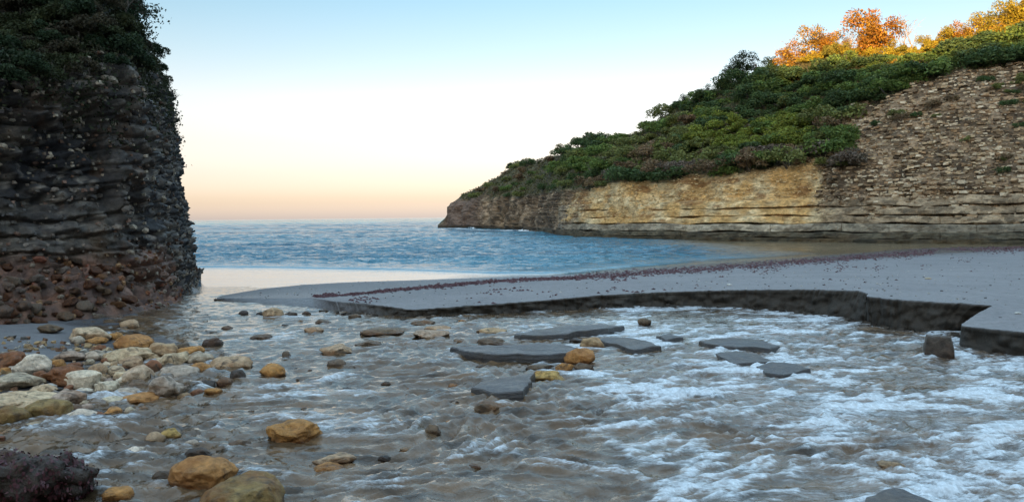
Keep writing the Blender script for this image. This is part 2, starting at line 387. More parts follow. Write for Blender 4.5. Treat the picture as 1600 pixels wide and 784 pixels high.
# ------------------------------------------------------------------ sand bar with its cut bank
EDGE = [(334, 467, 330, 469), (380, 466, 378, 477), (440, 466, 440, 485), (487, 465, 490, 489), (522, 471, 530, 492), (570, 474, 575, 497), (625, 481, 625, 503),
        (640, 484, 645, 502), (700, 480, 700, 500), (760, 476, 760, 497), (850, 469, 850, 491), (940, 461, 940, 485), (1040, 456, 1040, 482), (1150, 453, 1150, 484),
        (1260, 452, 1250, 492), (1340, 454, 1318, 502), (1358, 459, 1350, 508), (1352, 463, 1362, 511), (1400, 468, 1400, 520), (1480, 473, 1452, 525), (1553, 477, 1490, 520),
        (1530, 488, 1494, 520), (1499, 509, 1497, 548), (1540, 513, 1540, 556), (1600, 519, 1600, 567), (1700, 530, 1690, 582), (1950, 565, 1900, 620), (2400, 640, 2350, 700)]
top, bot = [], []
for i, (tx, ty, bx, by) in enumerate(EDGE):
    b_ = P(bx, by, -.03); D = b_.y * (1.004 if i > 6 else 1.02)
    if i in (20, 21): z_ = (.44, .40)[i - 20]
    else: z_ = PD(tx, ty, D).z
    if i < 4: z_ = (.02, .07, .11, .14)[i]
    t_ = P(tx, ty, z_); top.append(tuple(t_)); bot.append(tuple(b_))
SHORE = [(332, 467, .05), (350, 461, -.01), (410, 451, -.14), (470, 445, -.22), (520, 442, -.28), (600, 439, -.34), (640, 438, -.36), (700, 435, -.36), (760, 433, -.36), (820, 431, -.36), (900, 428, -.38), (960, 422, -.39), (1060, 415, -.39), (1150, 409, -.39),
         (1250, 402, -.39), (1330, 396, -.39), (1360, 394, -.39), (1365, 393.5, -.39), (1400, 390, -.38), (1450, 387.5, -.38), (1500, 386, -.37), (1510, 386, -.37), (1540, 385.5, -.37), (1600, 385, -.35), (1680, 384, -.3), (1780, 384, -.3), (2000, 386, -.3), (2400, 392, -.3)]
sh = [tuple(P(*q)) for q in SHORE]
tl = np.concatenate([[0], np.cumsum(np.maximum(.3, np.linalg.norm(np.diff(np.array(top)[:, :2], axis=0), axis=1)))])
NU = 900
ut = np.linspace(0, tl[-1], NU)
# denser in view
ut = np.interp(np.linspace(0, 1, NU), [0, .85, 1], [0, tl[-4], tl[-1]])
T = interp(ut, tl, top); B = interp(ut, tl, bot); S = interp(ut, tl, sh)
ks_ = np.exp(-np.linspace(-2, 2, 15) ** 2); ks_ /= ks_.sum()
T, B = [np.stack([np.convolve(np.pad(a_[:, j], 7, mode='edge'), ks_, mode='valid') for j in range(3)], -1) for a_ in (T, B)]
wob = np.stack([ut * 2.2, ut * 0, ut * 0], -1)
jit = (.16 * fbm(wob, 4) + .09 * fbm(wob * 4, 3)) * sstep(tl[3], tl[6], ut)
inn = S - T; inn[:, 2] = 0; inn /= np.maximum(np.linalg.norm(inn, axis=1, keepdims=True), 1e-6)
T = T + inn * (np.abs(jit) * 1.0)[:, None]
B = B + inn * (.05 * fbm(wob * 1.4 + 30, 3) * sstep(tl[3], tl[6], ut))[:, None]
rows, wet, moist = [], [], []
isc = sstep(tl[3], tl[6], ut)                         # 1 where the bank is cut, 0 on the low spit
nf = 22
for k in range(nf):
    f = k / (nf - 1)
    r_ = B * (1 - f) + T * f; r_[:, 2] = B[:, 2] - .25 * (1 - f) ** 4 + (T[:, 2] - B[:, 2]) * f
    n_ = fbm(np.stack([ut * 3, ut * 0 + r_[:, 2] * 6, ut * 0], -1), 4)
    n_ += .9 * fbm(np.stack([ut * 1.1, ut * 0 + r_[:, 2] * 3, ut * 0 + 5], -1), 2)
    bulge = math.sin(f * math.pi) * .03 - .02 * (f > .82) * (f < .999)
    r_ = r_ + inn * (((-.06 * n_ - .17 * (.45 - worley(r_ * (4.5, 4.5, 7))[0])) * math.sin(min(1, .12 + f * .93) * math.pi) + bulge) * isc)[:, None]
    rows.append(r_); moist.append(isc * (1.0 if f < .99 else .25)); wet.append((1 - isc) * .55 + isc * .75 * (1 - sstep(.0, .16, np.full(NU, f))))
SG = np.stack(rows, 1); sv = SG.reshape(-1, 3)
bar_rim = SG[:, -1]
# top surface: every point between the rim and the shore, its height from both
from mathutils.geometry import delaunay_2d_cdt
rim = bar_rim[::2]; shp = resample(np.array(sh), 260)
far = S[-1] + np.array([0, 0, 0])
loop = np.concatenate([rim, shp[::-1]])
keep = [0]
for i in range(1, len(loop)):
    if np.linalg.norm(loop[i, :2] - loop[keep[-1], :2]) > .012: keep.append(i)
loop = loop[keep]
pts = []
y_ = 7.0
while y_ < 62:
    xs_ = np.arange(-14, 60, .013 * y_); pts.append(np.stack([xs_ + R.uniform(-.004, .004, len(xs_)) * y_, y_ + R.uniform(-.004, .004, len(xs_)) * y_], -1)); y_ += .013 * y_
pts = np.concatenate(pts); pts = pts[np.abs(pts[:, 0]) < pts[:, 1] * .95 + 3]
def inside(pt, poly):
    c = np.zeros(len(pt), bool); x0, y0 = poly[-1]
    for x1, y1 in poly:
        m = ((y1 > pt[:, 1]) != (y0 > pt[:, 1])) & (pt[:, 0] < (x0 - x1) * (pt[:, 1] - y1) / (y0 - y1 + 1e-12) + x1); c ^= m; x0, y0 = x1, y1
    return c
pts = pts[inside(pts, loop[:, :2])]
nL = len(loop)
vco = [Vector(q) for q in np.concatenate([loop[:, :2], pts])]
ov, oe, of, iv, ie, if_ = delaunay_2d_cdt(vco, [(i, (i + 1) % nL) for i in range(nL)], [], 1, 1e-5)
xy = np.array([tuple(v) for v in ov])
rim4, sh4, risc = bar_rim[::5], shp, isc[::5]
zt, wt = np.zeros(len(xy)), np.zeros(len(xy)); iscp = np.zeros(len(xy))
for k in range(0, len(xy), 4000):
    q_ = xy[k:k + 4000]
    de = np.linalg.norm(q_[:, None] - rim4[None, :, :2], axis=2) + 1e-3; ds = np.linalg.norm(q_[:, None] - sh4[None, :, :2], axis=2) + 1e-3
    we = de ** -4; ws = ds ** -4
    ze = (we * rim4[:, 2]).sum(1) / we.sum(1); zs_ = (ws * sh4[:, 2]).sum(1) / ws.sum(1); iscp[k:k + 4000] = (we * risc).sum(1) / we.sum(1)
    f = de.min(1) / (de.min(1) + ds.min(1)); f = np.where(de.min(1) < .05, 0, f)
    zt[k:k + 4000] = ze * (1 - f) + zs_ * f; wt[k:k + 4000] = f
src = [i_[0] if i_ else -1 for i_ in iv]
for j, i_ in enumerate(src):
    if 0 <= i_ < nL: zt[j] = loop[i_, 2]
pp = np.stack([xy[:, 0], xy[:, 1], 0 * xy[:, 0]], -1); inner = np.sin(np.clip(wt, 0, 1) * math.pi)
zt += (.09 * inner + (.012 * fbm(pp * 1.5, 3) + .014 * fbm(pp * .5 + 8, 2)) * np.sqrt(np.maximum(inner, 0))) * (.2 + .8 * iscp)
tv = np.stack([xy[:, 0], xy[:, 1], zt], -1)
tf = np.array([list(f_) for f_ in of if len(f_) == 3])
t_wet = np.clip((1 - sstep(-.32, -.16, zt + .04 * fbm(pp * .8, 3))) * .9 + (1 - iscp) * .6 * (1 - sstep(.3, .95, wt)) + .2 * (1 - sstep(-.12, .1, zt)), 0, .95)
top_me = mesh('sand_top', tv, tf, {'wet': t_wet, 'moist': .25 * (1 - iscp)})
# thin wet apron running under the sea
ap = np.stack([shp + np.array([0, 0, 0.0]), shp + np.array([0, 1.5, -.12]), shp + np.array([0, 7, -.6])], 1)
bar = tag(obj('sand_bar', mesh('sand_bar', sv, grid_faces(*SG.shape[:2]), {'wet': np.stack(wet, 1).ravel(), 'moist': np.stack(moist, 1).ravel()}), M_SAND), kind='structure')
obj('sand_top', top_me, M_SAND, bar)
obj('wet_apron', mesh('wet_apron', ap.reshape(-1, 3), grid_faces(len(shp), 3), {'wet': np.full(len(shp) * 3, .95), 'moist': np.zeros(len(shp) * 3)}), M_SAND, bar)
bar_bvh = bvh(tv, tf)
def hit(tree, px, py):
    d = ray(px, py).normalized(); h = tree.ray_cast(Vector((0, 0, CAMZ)), d); return h[0], h[1], h[2]
# ------------------------------------------------------------------ small stones used on the rock faces
def ico(sub):
    bm = bmesh.new(); bmesh.ops.create_icosphere(bm, subdivisions=sub, radius=1.0)
    bm.verts.ensure_lookup_table(); V = np.array([v.co[:] for v in bm.verts]); Fc = np.array([[v.index for v in f.verts] for f in bm.faces]); bm.free(); return V, Fc
ICO = {k: ico(k) for k in (1, 2, 3, 4, 5)}
def block_pts(rng, n):
    """n blocky stones: a cube's 8 corners pulled about"""
    c = np.array([(x, y, z) for x in (-1, 1) for y in (-1, 1) for z in (-1, 1)], float) * .62
    return c[None] + rng.uniform(-.24, .24, (n, 8, 3))
BLOCK_F = np.array([(0, 1, 3, 2), (4, 6, 7, 5), (0, 4, 5, 1), (2, 3, 7, 6), (0, 2, 6, 4), (1, 5, 7, 3)])
def frames(nrm):
    """a level axis along the face, an upright one and the face normal"""
    n = np.asarray(nrm, float); up = np.array([0, 0, 1.0])
    t = np.cross(up, n); t /= np.maximum(np.linalg.norm(t, axis=1, keepdims=True), 1e-6); u = np.cross(n, t)
    return t, u, n
def block_mass(pos, nrm, sx, sy, sz, tones, rng):
    n = len(pos); t, u, nn = frames(nrm); c = block_pts(rng, n)
    V = pos[:, None] + c[..., 0:1] * (sx[:, None, None] * t[:, None]) + c[..., 2:3] * (sz[:, None, None] * u[:, None]) + c[..., 1:2] * (sy[:, None, None] * nn[:, None])
    Fc = (BLOCK_F[None] + (np.arange(n) * 8)[:, None, None]).reshape(-1, 4)
    return V.reshape(-1, 3), Fc, np.repeat(tones, 8, 0)

# ------------------------------------------------------------------ left cliff
#        base x, y, z, talus reach, talus height, face top z, lean, slope back, top z
CST = [(-24, 2, .2, 1.4, .8, 3.9, .5, 2.6, 5.6), (-13, 9.6, .15, 1.5, .9, 4.0, .4, 2.4, 4.9), (-9.9, 13.6, .1, 1.7, .95, 4.2, .35, 2.2, 5.0), (-8.75, 15.6, .1, 1.5, .9, 4.4, .3, 2.0, 5.1),
       (-7.95, 16.9, .05, .9, .5, 4.8, .4, 2.0, 6.1), (-7.75, 18.2, .0, .5, .25, 5.0, .45, 2.2, 7.9), (-8.6, 20.6, -.1, .35, .3, 5.3, .5, 2.3, 9.6), (-9.7, 24.0, -.25, .4, .35, 5.7, .6, 2.3, 10),
       (-10.9, 27.6, -.3, .4, .4, 6.0, .7, 2.2, 10.2), (-12.15, 31.3, -.4, .4, .45, 6.2, .8, 2.3, 10.4), (-14.5, 34, -.4, .4, .4, 6.2, .8, 2.6, 10.4), (-22, 36, -.4, .4, .4, 6.2, .8, 3, 10.4), (-40, 36, -.4, .4, .4, 6.2, .8, 3, 10)]
cs = np.array(CST, float)
cs_r = resample(cs, 620)
k_ = np.exp(-np.linspace(-2, 2, 31) ** 2); k_ /= k_.sum()
sm = np.stack([np.convolve(np.pad(cs_r[:, j], 15, mode='edge'), k_, mode='valid') for j in range(cs_r.shape[1])], -1)
tr = np.gradient(sm[:, :2], axis=0); tr /= np.linalg.norm(tr, axis=1, keepdims=True)
inw = np.stack([-tr[:, 1], tr[:, 0]], -1)
NVc = 250
prof_u = np.linspace(0, 1, NVc)
CG = np.zeros((len(sm), NVc, 3))
for i, (bx, by, bz, ta, th_, ft, ln, sb, tz) in enumerate(sm):
    offs = np.array([-ta - .3, -ta, -ta * .45, 0, ln * .35, ln * .55, ln, ln + sb * .35, ln + sb, ln + sb + 1.1, ln + sb + 20])
    zs = np.array([bz - .5, bz - .05, bz + th_ * .5, bz + th_, bz + .4 * (ft - bz) + .2, bz + .7 * (ft - bz), ft, ft + .5 * (tz - ft), tz, tz - 1.0 * max(0, tz - 4.6), min(tz, 4.6)])
    uu = np.array([0, .03, .10, .17, .36, .5, .68, .8, .92, .96, 1.0])
    o_ = np.interp(prof_u, uu, offs); z_ = np.interp(prof_u, uu, zs)
    CG[i, :, 0] = bx + inw[i, 0] * o_; CG[i, :, 1] = by + inw[i, 1] * o_; CG[i, :, 2] = z_
def smooth_v(Gr, w=5):
    k = np.ones(w) / w; out = Gr.copy(); h = w // 2
    out[:, h:-h] = sum(Gr[:, j:Gr.shape[1] - w + 1 + j] for j in range(w)) / w
    return out
CG = smooth_v(CG, 9)
N_ = grid_normals(CG); N_ = -N_ if N_[300, 60, 0] < 0 else N_
cp = CG.reshape(-1, 3); cn = N_.reshape(-1, 3); pu = np.tile(prof_u, len(sm)); pi_ = np.repeat(np.arange(len(sm)), NVc)
facew = sstep(.02, .1, pu) * (1 - .6 * sstep(.7, .85, pu))
w1, i1 = worley(cp * (1.1, 1.1, 1.2)); w2, i2 = worley(cp * (3.4, 3.4, 4.0) + 3); w3, i3 = worley(cp * (8, 8, 9) + 8)
strata = np.abs(((cp[:, 2] + .12 * fbm(cp * .6, 2)) / .34) % 1 - .5)
disp = .34 * fbm(cp * .55, 5) + .30 * (.55 - w1) + .36 * (.5 - w2) + .13 * (.5 - w3) - .09 * (strata < .08) + .10 * fbm(cp * (2.6, 2.6, 1.2) + 12, 3, ridge=True)
under = sstep(1.0, 2.2, cp[:, 2]) * (1 - sstep(3.4, 4.4, cp[:, 2])) * (cp[:, 1] < 17.0) * .38     # hollow under the brow of the near face
cp2 = cp + cn * (disp * facew - under * sstep(0, 40, 350 - pi_))[:, None]
dark = np.array([.020, .017, .016]); brown = np.array([.085, .064, .046]); red = np.array([.17, .075, .042]); soil = np.array([.035, .035, .022]); pale = np.array([.21, .175, .14])
f1 = sstep(-.5, .6, fbm(cp * .8 + 3, 3))[:, None]
tone = dark * (1 - f1) + brown * f1
tone = tone * (.55 + .9 * i2[:, None])
tone = np.where((i3 > .80)[:, None], pale * (.5 + i2[:, None] * .8), tone)
lowz = (1 - sstep(1.2, 2.6, cp[:, 2] + .4 * fbm(cp * .7, 2))) * (cp[:, 1] < 17.5)
tone = tone * (1 - .65 * lowz[:, None]) + (pale * .75 * (.5 + i3[:, None])) * .65 * lowz[:, None]
rz = (1 - sstep(.9, 1.5, cp[:, 2] + .35 * fbm(cp * 1.1 + 5, 3))) * (cp[:, 1] < 19.5)
tone = tone * (1 - .8 * rz[:, None]) + (red * (.45 + 1.1 * i2[:, None])) * .8 * rz[:, None]
sz_ = sstep(.66, .76, pu + .04 * fbm(cp * .8, 2))[:, None]; tone = tone * (1 - sz_) + soil * sz_
pil = P(168, 395, 1.2); pdist = np.hypot(cp[:, 0] + 7.95, (cp[:, 1] - 16.4))
pz = (1 - sstep(.2, .45, pdist)) * sstep(.9, 1.3, cp[:, 2]) * (1 - sstep(2.3, 2.9, cp[:, 2]))
tone = tone * (1 - pz[:, None]) + np.array([.22, .12, .05]) * pz[:, None]
cp2 = cp2 + cn * (.18 * pz)[:, None]
cliff_F = grid_faces(len(sm), NVc)
cliff = tag(obj('sea_cliff', mesh('sea_cliff', cp2, cliff_F, {'tone': tone}), M_CLIFF), kind='structure')
cliff_bvh = bvh(cp2, cliff_F)
# stones standing proud of its face: the largest as pieces, the rest as one mass
rng = np.random.default_rng(21)
cnd = rng.choice(np.where((pu > .04) & (pu < .72) & (pi_ > 130) & (pi_ < 520))[0], 9500, replace=False)
def stone_tone(pt, rng):
    z = pt[2]; r = rng.random()
    if z < 1.15 and pt[1] < 19: base = [(.23, .10, .05), (.17, .06, .035), (.26, .15, .075), (.15, .11, .085), (.25, .2, .15)][int(r * 5)]
    elif z < 2.6 and pt[1] < 17.5: base = [(.24, .19, .15), (.17, .14, .115), (.25, .15, .11), (.11, .10, .095)][int(r * 4)]
    else: base = [(.055, .047, .045), (.09, .075, .065), (.34, .28, .21), (.15, .11, .08), (.28, .22, .16), (.13, .07, .045)][int(r * 6)]
    return np.array(base) * rng.uniform(.6, 1.2)
def in_view(q):
    d = Vector(q) - Vector((0, 0, CAMZ)); y = d.dot(cf)
    return y > 0 and abs(d.dot(cr) / y) < .64 and abs(d.dot(cu) / y) < .32
vis = [i for i in cnd if in_view(cp2[i])]
szs = rng.uniform(.022, .06, len(vis)) * (1 + .9 * (rng.random(len(vis)) > .92))
order = np.argsort([-(s_ / cp2[i][1]) for s_, i in zip(szs, vis)])
sub_meshes = []
for k in range(10):
    v_, f_ = ICO[1]; rr = np.random.default_rng(60 + k)
    q_ = v_ * (1 + .28 * (rr.random((len(v_), 1)) - .5)) * (1, .8, .72); q_ = np.clip(q_, -rr.uniform(.6, .95, 3), rr.uniform(.6, .95, 3))
    sub_meshes.append(q_)
pm = {}
for k_i, oi_ in enumerate(order[:240]):
    i = vis[oi_]; s_ = szs[oi_] * 1.05
    t_, u_, n_ = [a[0] for a in frames(cn[i:i + 1])]
    # a few shared meshes, one per colour family
    fam = 'red' if (cp2[i][2] < 1.15 and cp2[i][1] < 19) else ('tan' if cp2[i][2] < 2.6 and cp2[i][1] < 17.5 else 'slate')
    kk = (fam, k_i % 12)
    if kk not in pm:
        tn = stone_tone(cp2[i], rng)
        me_ = mesh('stone', sub_meshes[k_i % 10], ICO[1][1], {'tone': np.repeat(tn[None], len(ICO[1][0]), 0)}, smooth=False); me_.materials.append(M_TONEF); pm[kk] = me_
    o = obj('stone', pm[kk], None, cliff)
    ang = rng.uniform(-.5, .5); t2 = t_ * math.cos(ang) + u_ * math.sin(ang); u2 = -t_ * math.sin(ang) + u_ * math.cos(ang)
    c_ = cp2[i] + n_ * s_ * .1
    mw = Matrix(((t2[0], n_[0], u2[0], c_[0]), (t2[1], n_[1], u2[1], c_[1]), (t2[2], n_[2], u2[2], c_[2]), (0, 0, 0, 1)))
    o.matrix_world = mw @ Matrix.Diagonal((s_ * 1.35, s_, s_ * .95, 1))
rest = [vis[o_] for o_ in order[240:]]; rs = szs[order[240:]] * .95
tn = np.array([stone_tone(cp2[i], rng) for i in rest])
v_, f_, a_ = block_mass(cp2[rest], cn[rest], rs * 1.05, rs, rs * 1.0, tn, rng)
tag(obj('stones', mesh('stones', v_, f_, {'tone': a_}, smooth=False), M_TONEF, cliff), kind='stuff')

# ------------------------------------------------------------------ headland across the bay
HST = [(684, 357.2, 355.0, .6, 353.5, 1.2, 352.5, 2), (694, 357.3, 345, 1.5, 342, 3, 340, 5), (705, 357.5, 325, 3, 321, 6, 318, 9), (730, 358, 318, 4, 309, 10, 303, 16), (760, 359, 313, 5, 294, 14, 282, 24), (800, 360, 308, 5, 279, 16, 262, 30),
       (840, 363, 303, 6, 275, 18, 254, 34), (880, 370, 297, 5, 265, 18, 240, 36), (920, 372, 291, 4, 252, 18, 226, 36), (1000, 374, 282, 4, 233, 18, 206, 36), (1060, 375, 276, 4, 217, 18, 168, 34),
       (1120, 376, 271, 4, 203, 18, 142, 32), (1160, 376.5, 267, 4, 193, 18, 122, 32), (1220, 377, 262, 4, 177, 18, 108, 30), (1280, 378, 254, 4, 162, 18, 94, 30), (1330, 379, 262, 3.5, 150, 15, 88, 28),
       (1400, 380, 288, 3, 142, 12, 84, 26), (1500, 381, 290, 3, 112, 13, 66, 26), (1600, 382, 288, 3, 98, 14, 42, 26), (1700, 384, 285, 3, 90, 14, 20, 26), (1900, 388, 275, 3, 70, 15, -40, 26), (2300, 398, 260, 3, 30, 16, -120, 26)]
hs = np.array(HST, float)
NH = 640
hpx = np.concatenate([np.linspace(684, 1660, 540), np.linspace(1660, 2300, 101)[1:]])
hp = interp(hpx, hs[:, 0], hs)
kk_ = np.exp(-np.linspace(-2, 2, 9) ** 2); kk_ /= kk_.sum()
hp = np.stack([np.convolve(np.pad(hp[:, j], 4, mode='edge'), kk_, mode='valid') for j in range(8)], -1); hp[:, 0] = hpx
NR = 190
vs = np.concatenate([np.linspace(0, 1, 60)[:-1], np.linspace(1, 2, 65)[:-1], np.linspace(2, 3, 50)[:-1], np.linspace(3, 4, NR - 172)])
HG = np.zeros((len(hpx), len(vs), 3)); baseY = np.zeros(len(hpx))
for i, (px, by, cty, cb, my, mb, ry, rb) in enumerate(hp):
    b0 = P(px, by, SEA_Z); D = b0.y; baseY[i] = D
    pts = [np.array(PD(px, by, D)) - (0, 0, .8), np.array(PD(px, cty, D + cb)), np.array(PD(px, my, D + mb)), np.array(PD(px, ry, D + rb))]
    pts.append(pts[3] + np.array([6, 22, -5.0]))
    HG[i] = interp(vs, np.arange(5), pts)
HG = smooth_v(HG, 7)
HN = grid_normals(HG)
if HN[300, 20, 1] > 0: HN = -HN
hv = HG.reshape(-1, 3); hn = HN.reshape(-1, 3); hV = np.tile(vs, len(hpx)); hX = np.repeat(hpx, len(vs))
rockx = sstep(1285, 1350, hX + 25 * fbm(hv * .25, 3))              # the bare slope to the right
face = 1 - sstep(.92, 1.06, hV + .06 * fbm(hv * .3, 3))
tipf = 1 - sstep(740, 800, hX)
bare = np.clip(np.maximum(face, np.maximum(rockx * (1 - sstep(1.9, 2.15, hV + .18 * fbm(hv * .18, 3) + .0 * hX)), tipf * (1 - sstep(1.1, 1.8, hV)))), 0, 1)
w1, i1 = worley(hv * (.55, .55, 1.6)); w2, i2 = worley(hv * (1.6, 1.6, 3.4) + 4)
bedz = hv[:, 2] + .10 * fbm(hv * .12, 2) + .012 * (hX - 1200) / 20
st = np.minimum(np.abs((bedz / .52) % 1 - .5), np.abs((bedz / .83 + .3) % 1 - .5) * 1.3)
disp = .55 * fbm(hv * .16, 4) + bare * (.22 * fbm(hv * .6, 3) + .22 * (.5 - w1) + .14 * (.5 - w2) - .12 * (st < .10) * sstep(-.2, .3, fbm(hv * .3 + 40, 2)))
disp *= (1 + .9 * (1 - sstep(800, 900, hX))) * sstep(684, 700, hX) * (1 - sstep(3, 3.4, hV)) 
hv2 = hv + hn * disp[:, None]
grey = np.array([.32, .22, .135]); greyd = np.array([.10, .068, .042]); och = np.array([.66, .395, .15]); ochp = np.array([.76, .58, .33]); rust = np.array([.25, .115, .04]); gsoil = np.array([.075, .066, .034])
fa = sstep(-.5, .6, fbm(hv * .35, 4))[:, None]
tone = greyd * (1 - fa) + grey * fa
tone = tone * (.5 + 1.0 * i2[:, None])
oz = sstep(870, 915, hX + 22 * fbm(hv * .3 + 9, 3)) * (1 - sstep(1250, 1300, hX + 22 * fbm(hv * .5, 3))) * sstep(.9, 1.3, hv[:, 2]) * face
fo = sstep(-.4, .7, fbm(hv * .45 + 30, 4))[:, None]
ot = (och * (1 - fo) + ochp * fo) * (.7 + .5 * i2[:, None])
rs_ = (sstep(.25, .6, fbm(hv * (.35, .35, .9) + 50, 4)) * .8)[:, None]; ot = ot * (1 - rs_) + rust * rs_
tone = tone * (1 - oz[:, None]) + ot * oz[:, None]
tz_ = (sstep(690, 700, hX) * (1 - sstep(735, 765, hX)))[:, None]; tone = tone * (1 - tz_) + np.array([.17, .115, .085]) * (.7 + .5 * i2[:, None]) * tz_
lo = (1 - sstep(.0, .5, hv[:, 2] + .2 * fbm(hv * .4, 2)))[:, None]; tone = tone * (1 - lo) + np.array([.05, .04, .028]) * lo
tone = tone * bare[:, None] + gsoil * (.6 + .8 * i2[:, None]) * (1 - bare[:, None])
head_F = grid_faces(len(hpx), len(vs))
head = tag(obj('headland', mesh('headland', hv2, head_F, {'tone': tone}), M_HEAD), kind='structure')
head_bvh = bvh(hv2, head_F)

# level beds at the cliff foot, split at their joints
rng = np.random.default_rng(5)
def face_pt(px, z):
    b0 = [float(np.interp(px, hpx, hp[:, j])) for j in range(8)]
    D = P(px, b0[1], SEA_Z).y; a = PD(px, b0[1], D); c = PD(px, b0[2], D + b0[3])
    f = (z - a.z) / (c.z - a.z); return a + (c - a) * f
BEDS = [(-.75, -.08, 1.15, 'weed'), (-.12, .36, .75, 'base'), (.36, 1.0, .42, 'pale'), (1.05, 1.62, .24, 'bed'), (1.66, 2.28, .14, 'bed'), (2.35, 3.02, .10, 'bed')]
for bi, (z0, z1, pro, kind) in enumerate(BEDS):
    x = 872.0 if bi > 1 else 838.0
    while x < 1760:
        wd = rng.uniform(40, 260); xe = x + wd + rng.choice([-.5, .6, 1.0])
        nc = max(8, int(wd / 2.2)); xs_ = np.linspace(x, xe, nc)
        pj = pro + rng.uniform(-.08, .08)
        rows = []
        for f, off in ((0, -.9), (.04, -.02), (.15, 0), (.32, .01), (.5, .015), (.68, .01), (.85, 0), (.96, -.04), (1.0, -.9)):
            z = z0 + (z1 - z0) * f; rr_ = []
            for xx in xs_:
                zc = z + .012 * (xx - 1200) / 20 * 0 ; q_ = face_pt(xx, zc); dxy = Vector((q_.x, q_.y, 0)).normalized()
                rr_.append(np.array(q_) - np.array(dxy) * (pj + off))
            rows.append(np.array(rr_))
        Gb = np.stack(rows, 1); e_ = np.zeros(nc); e_[0] = e_[-1] = 1
        nb = Gb.reshape(-1, 3)
        wv_ = (.30 * fbm(nb * .35 + bi * 7, 4) + .12 * fbm(nb * 1.6, 3)) + .14 * (.5 - worley(nb * (1.1, 1.1, 2.2) + bi)[0])
        dirn = nb * (1, 1, 0); dirn /= np.linalg.norm(dirn, axis=1, keepdims=True)
        ee = np.repeat(e_, 9)
        nb = nb - dirn * (wv_ - ee * .12)[:, None]; nb[:, 2] += .16 * fbm(nb * .35 + bi * 3, 2) * (1 if bi else 0)
        pxv = np.repeat(xs_, 9); i2 = worley(nb * (1.6, 1.6, 3.6))[1][:, None]; ff = sstep(-.4, .6, fbm(nb * .5 + 2, 3))[:, None]
        inoch = (sstep(885, 925, pxv) * (1 - sstep(1250, 1310, pxv + 14 * fbm(nb * .5, 3))))[:, None]
        if kind == 'weed': tn = np.array([.045, .036, .02]) * (.5 + i2) + np.array([.03, .012, .0]) * ff
        elif kind == 'base': tn = np.array([.085, .07, .045]) * (.5 + i2)
        elif kind == 'pale': tn = (np.array([.46, .38, .27]) * (.55 + .7 * i2)) * (.7 + .3 * ff) * (.6 + .4 * inoch)
        else:
            a_ = np.array([.33, .24, .15]) * (.4 + i2); o_ = (och * (1 - ff) + ochp * ff) * (.65 + .5 * i2)
            r2 = (sstep(.2, .6, fbm(nb * (.35, .35, .9) + 50, 4)) * .8)[:, None]; o_ = o_ * (1 - r2) + rust * r2
            tn = a_ * (1 - inoch) + o_ * inoch
        obj('rock_bed', mesh('rock_bed', nb, grid_faces(nc, 9), {'tone': tn}), M_HEAD, head)
        x += wd
# loose blocks on the slope and the face
rng = np.random.default_rng(8)
idx = np.where((bare > .55) & (hX > 800) & (hX < 1700) & (hv[:, 2] > 1.0) & (hV < 2.6))[0]
pick = rng.choice(idx, 13000); fq = rng.uniform(-.5, .5, (13000, 1))
pos = hv2[pick] + rng.normal(0, .18, (13000, 3)) * (1, 0, 0)
layer = np.where(rng.random(13000) < .75, np.round(pos[:, 2] / .36) * .36 + rng.normal(0, .05, 13000), pos[:, 2]); shift = layer - pos[:, 2]
nrmv = hn[pick]; horiz = nrmv * (1, 1, 0); horiz /= np.maximum(np.linalg.norm(horiz, axis=1, keepdims=True), 1e-6)
slope_ = nrmv[:, 2] / np.maximum(np.hypot(nrmv[:, 0], nrmv[:, 1]), .2)
pos = pos + np.stack([0 * shift, 0 * shift, shift], -1) - horiz * (shift * slope_)[:, None]
s_ = (.055 + .16 * rng.random(13000) ** 2.2) * (.55 + .45 * (hX[pick] > 1280))
pal = np.array([(.54, .41, .26), (.43, .30, .18), (.27, .185, .11), (.35, .22, .12), (.14, .095, .06), (.62, .50, .35)]); tn = pal[rng.integers(0, 6, 13000)] * rng.uniform(.6, 1.1, (13000, 1))
inO = oz[pick] > .5; tn[inO] = (och + (ochp - och) * rng.random((inO.sum(), 1))) * rng.uniform(.6, 1.15, (inO.sum(), 1))
nr2 = horiz * .8 + nrmv * .2 + rng.normal(0, .14, (13000, 3)); nr2 /= np.linalg.norm(nr2, axis=1, keepdims=True)
srt = np.argsort(-s_ / pos[:, 1])
own, rest = srt[:160], srt[160:]
pm = {}
for j, k in enumerate(own):
    key = (j % 14, bool(inO[k]))
    if key not in pm:
        c8 = block_pts(rng, 1)[0] * (1.5, 1, .62); me_ = mesh('stone', c8, BLOCK_F, {'tone': np.repeat(tn[k][None], 8, 0)}, smooth=False); me_.materials.append(M_TONE); pm[key] = me_
    o = obj('stone', pm[key], None, head); t_, u_, n_ = [a[0] for a in frames(nr2[k:k + 1])]
    o.matrix_world = Matrix(((t_[0], n_[0], u_[0], pos[k][0]), (t_[1], n_[1], u_[1], pos[k][1]), (t_[2], n_[2], u_[2], pos[k][2]), (0, 0, 0, 1))) @ Matrix.Diagonal((s_[k] * 1.25,) * 3 + (1,))
v_, f_, a_ = block_mass(pos[rest], nr2[rest], s_[rest] * 1.55, s_[rest], s_[rest] * .7, tn[rest], rng)
tag(obj('stones', mesh('stones', v_, f_, {'tone': a_}, smooth=False), M_TONE, head), kind='stuff')
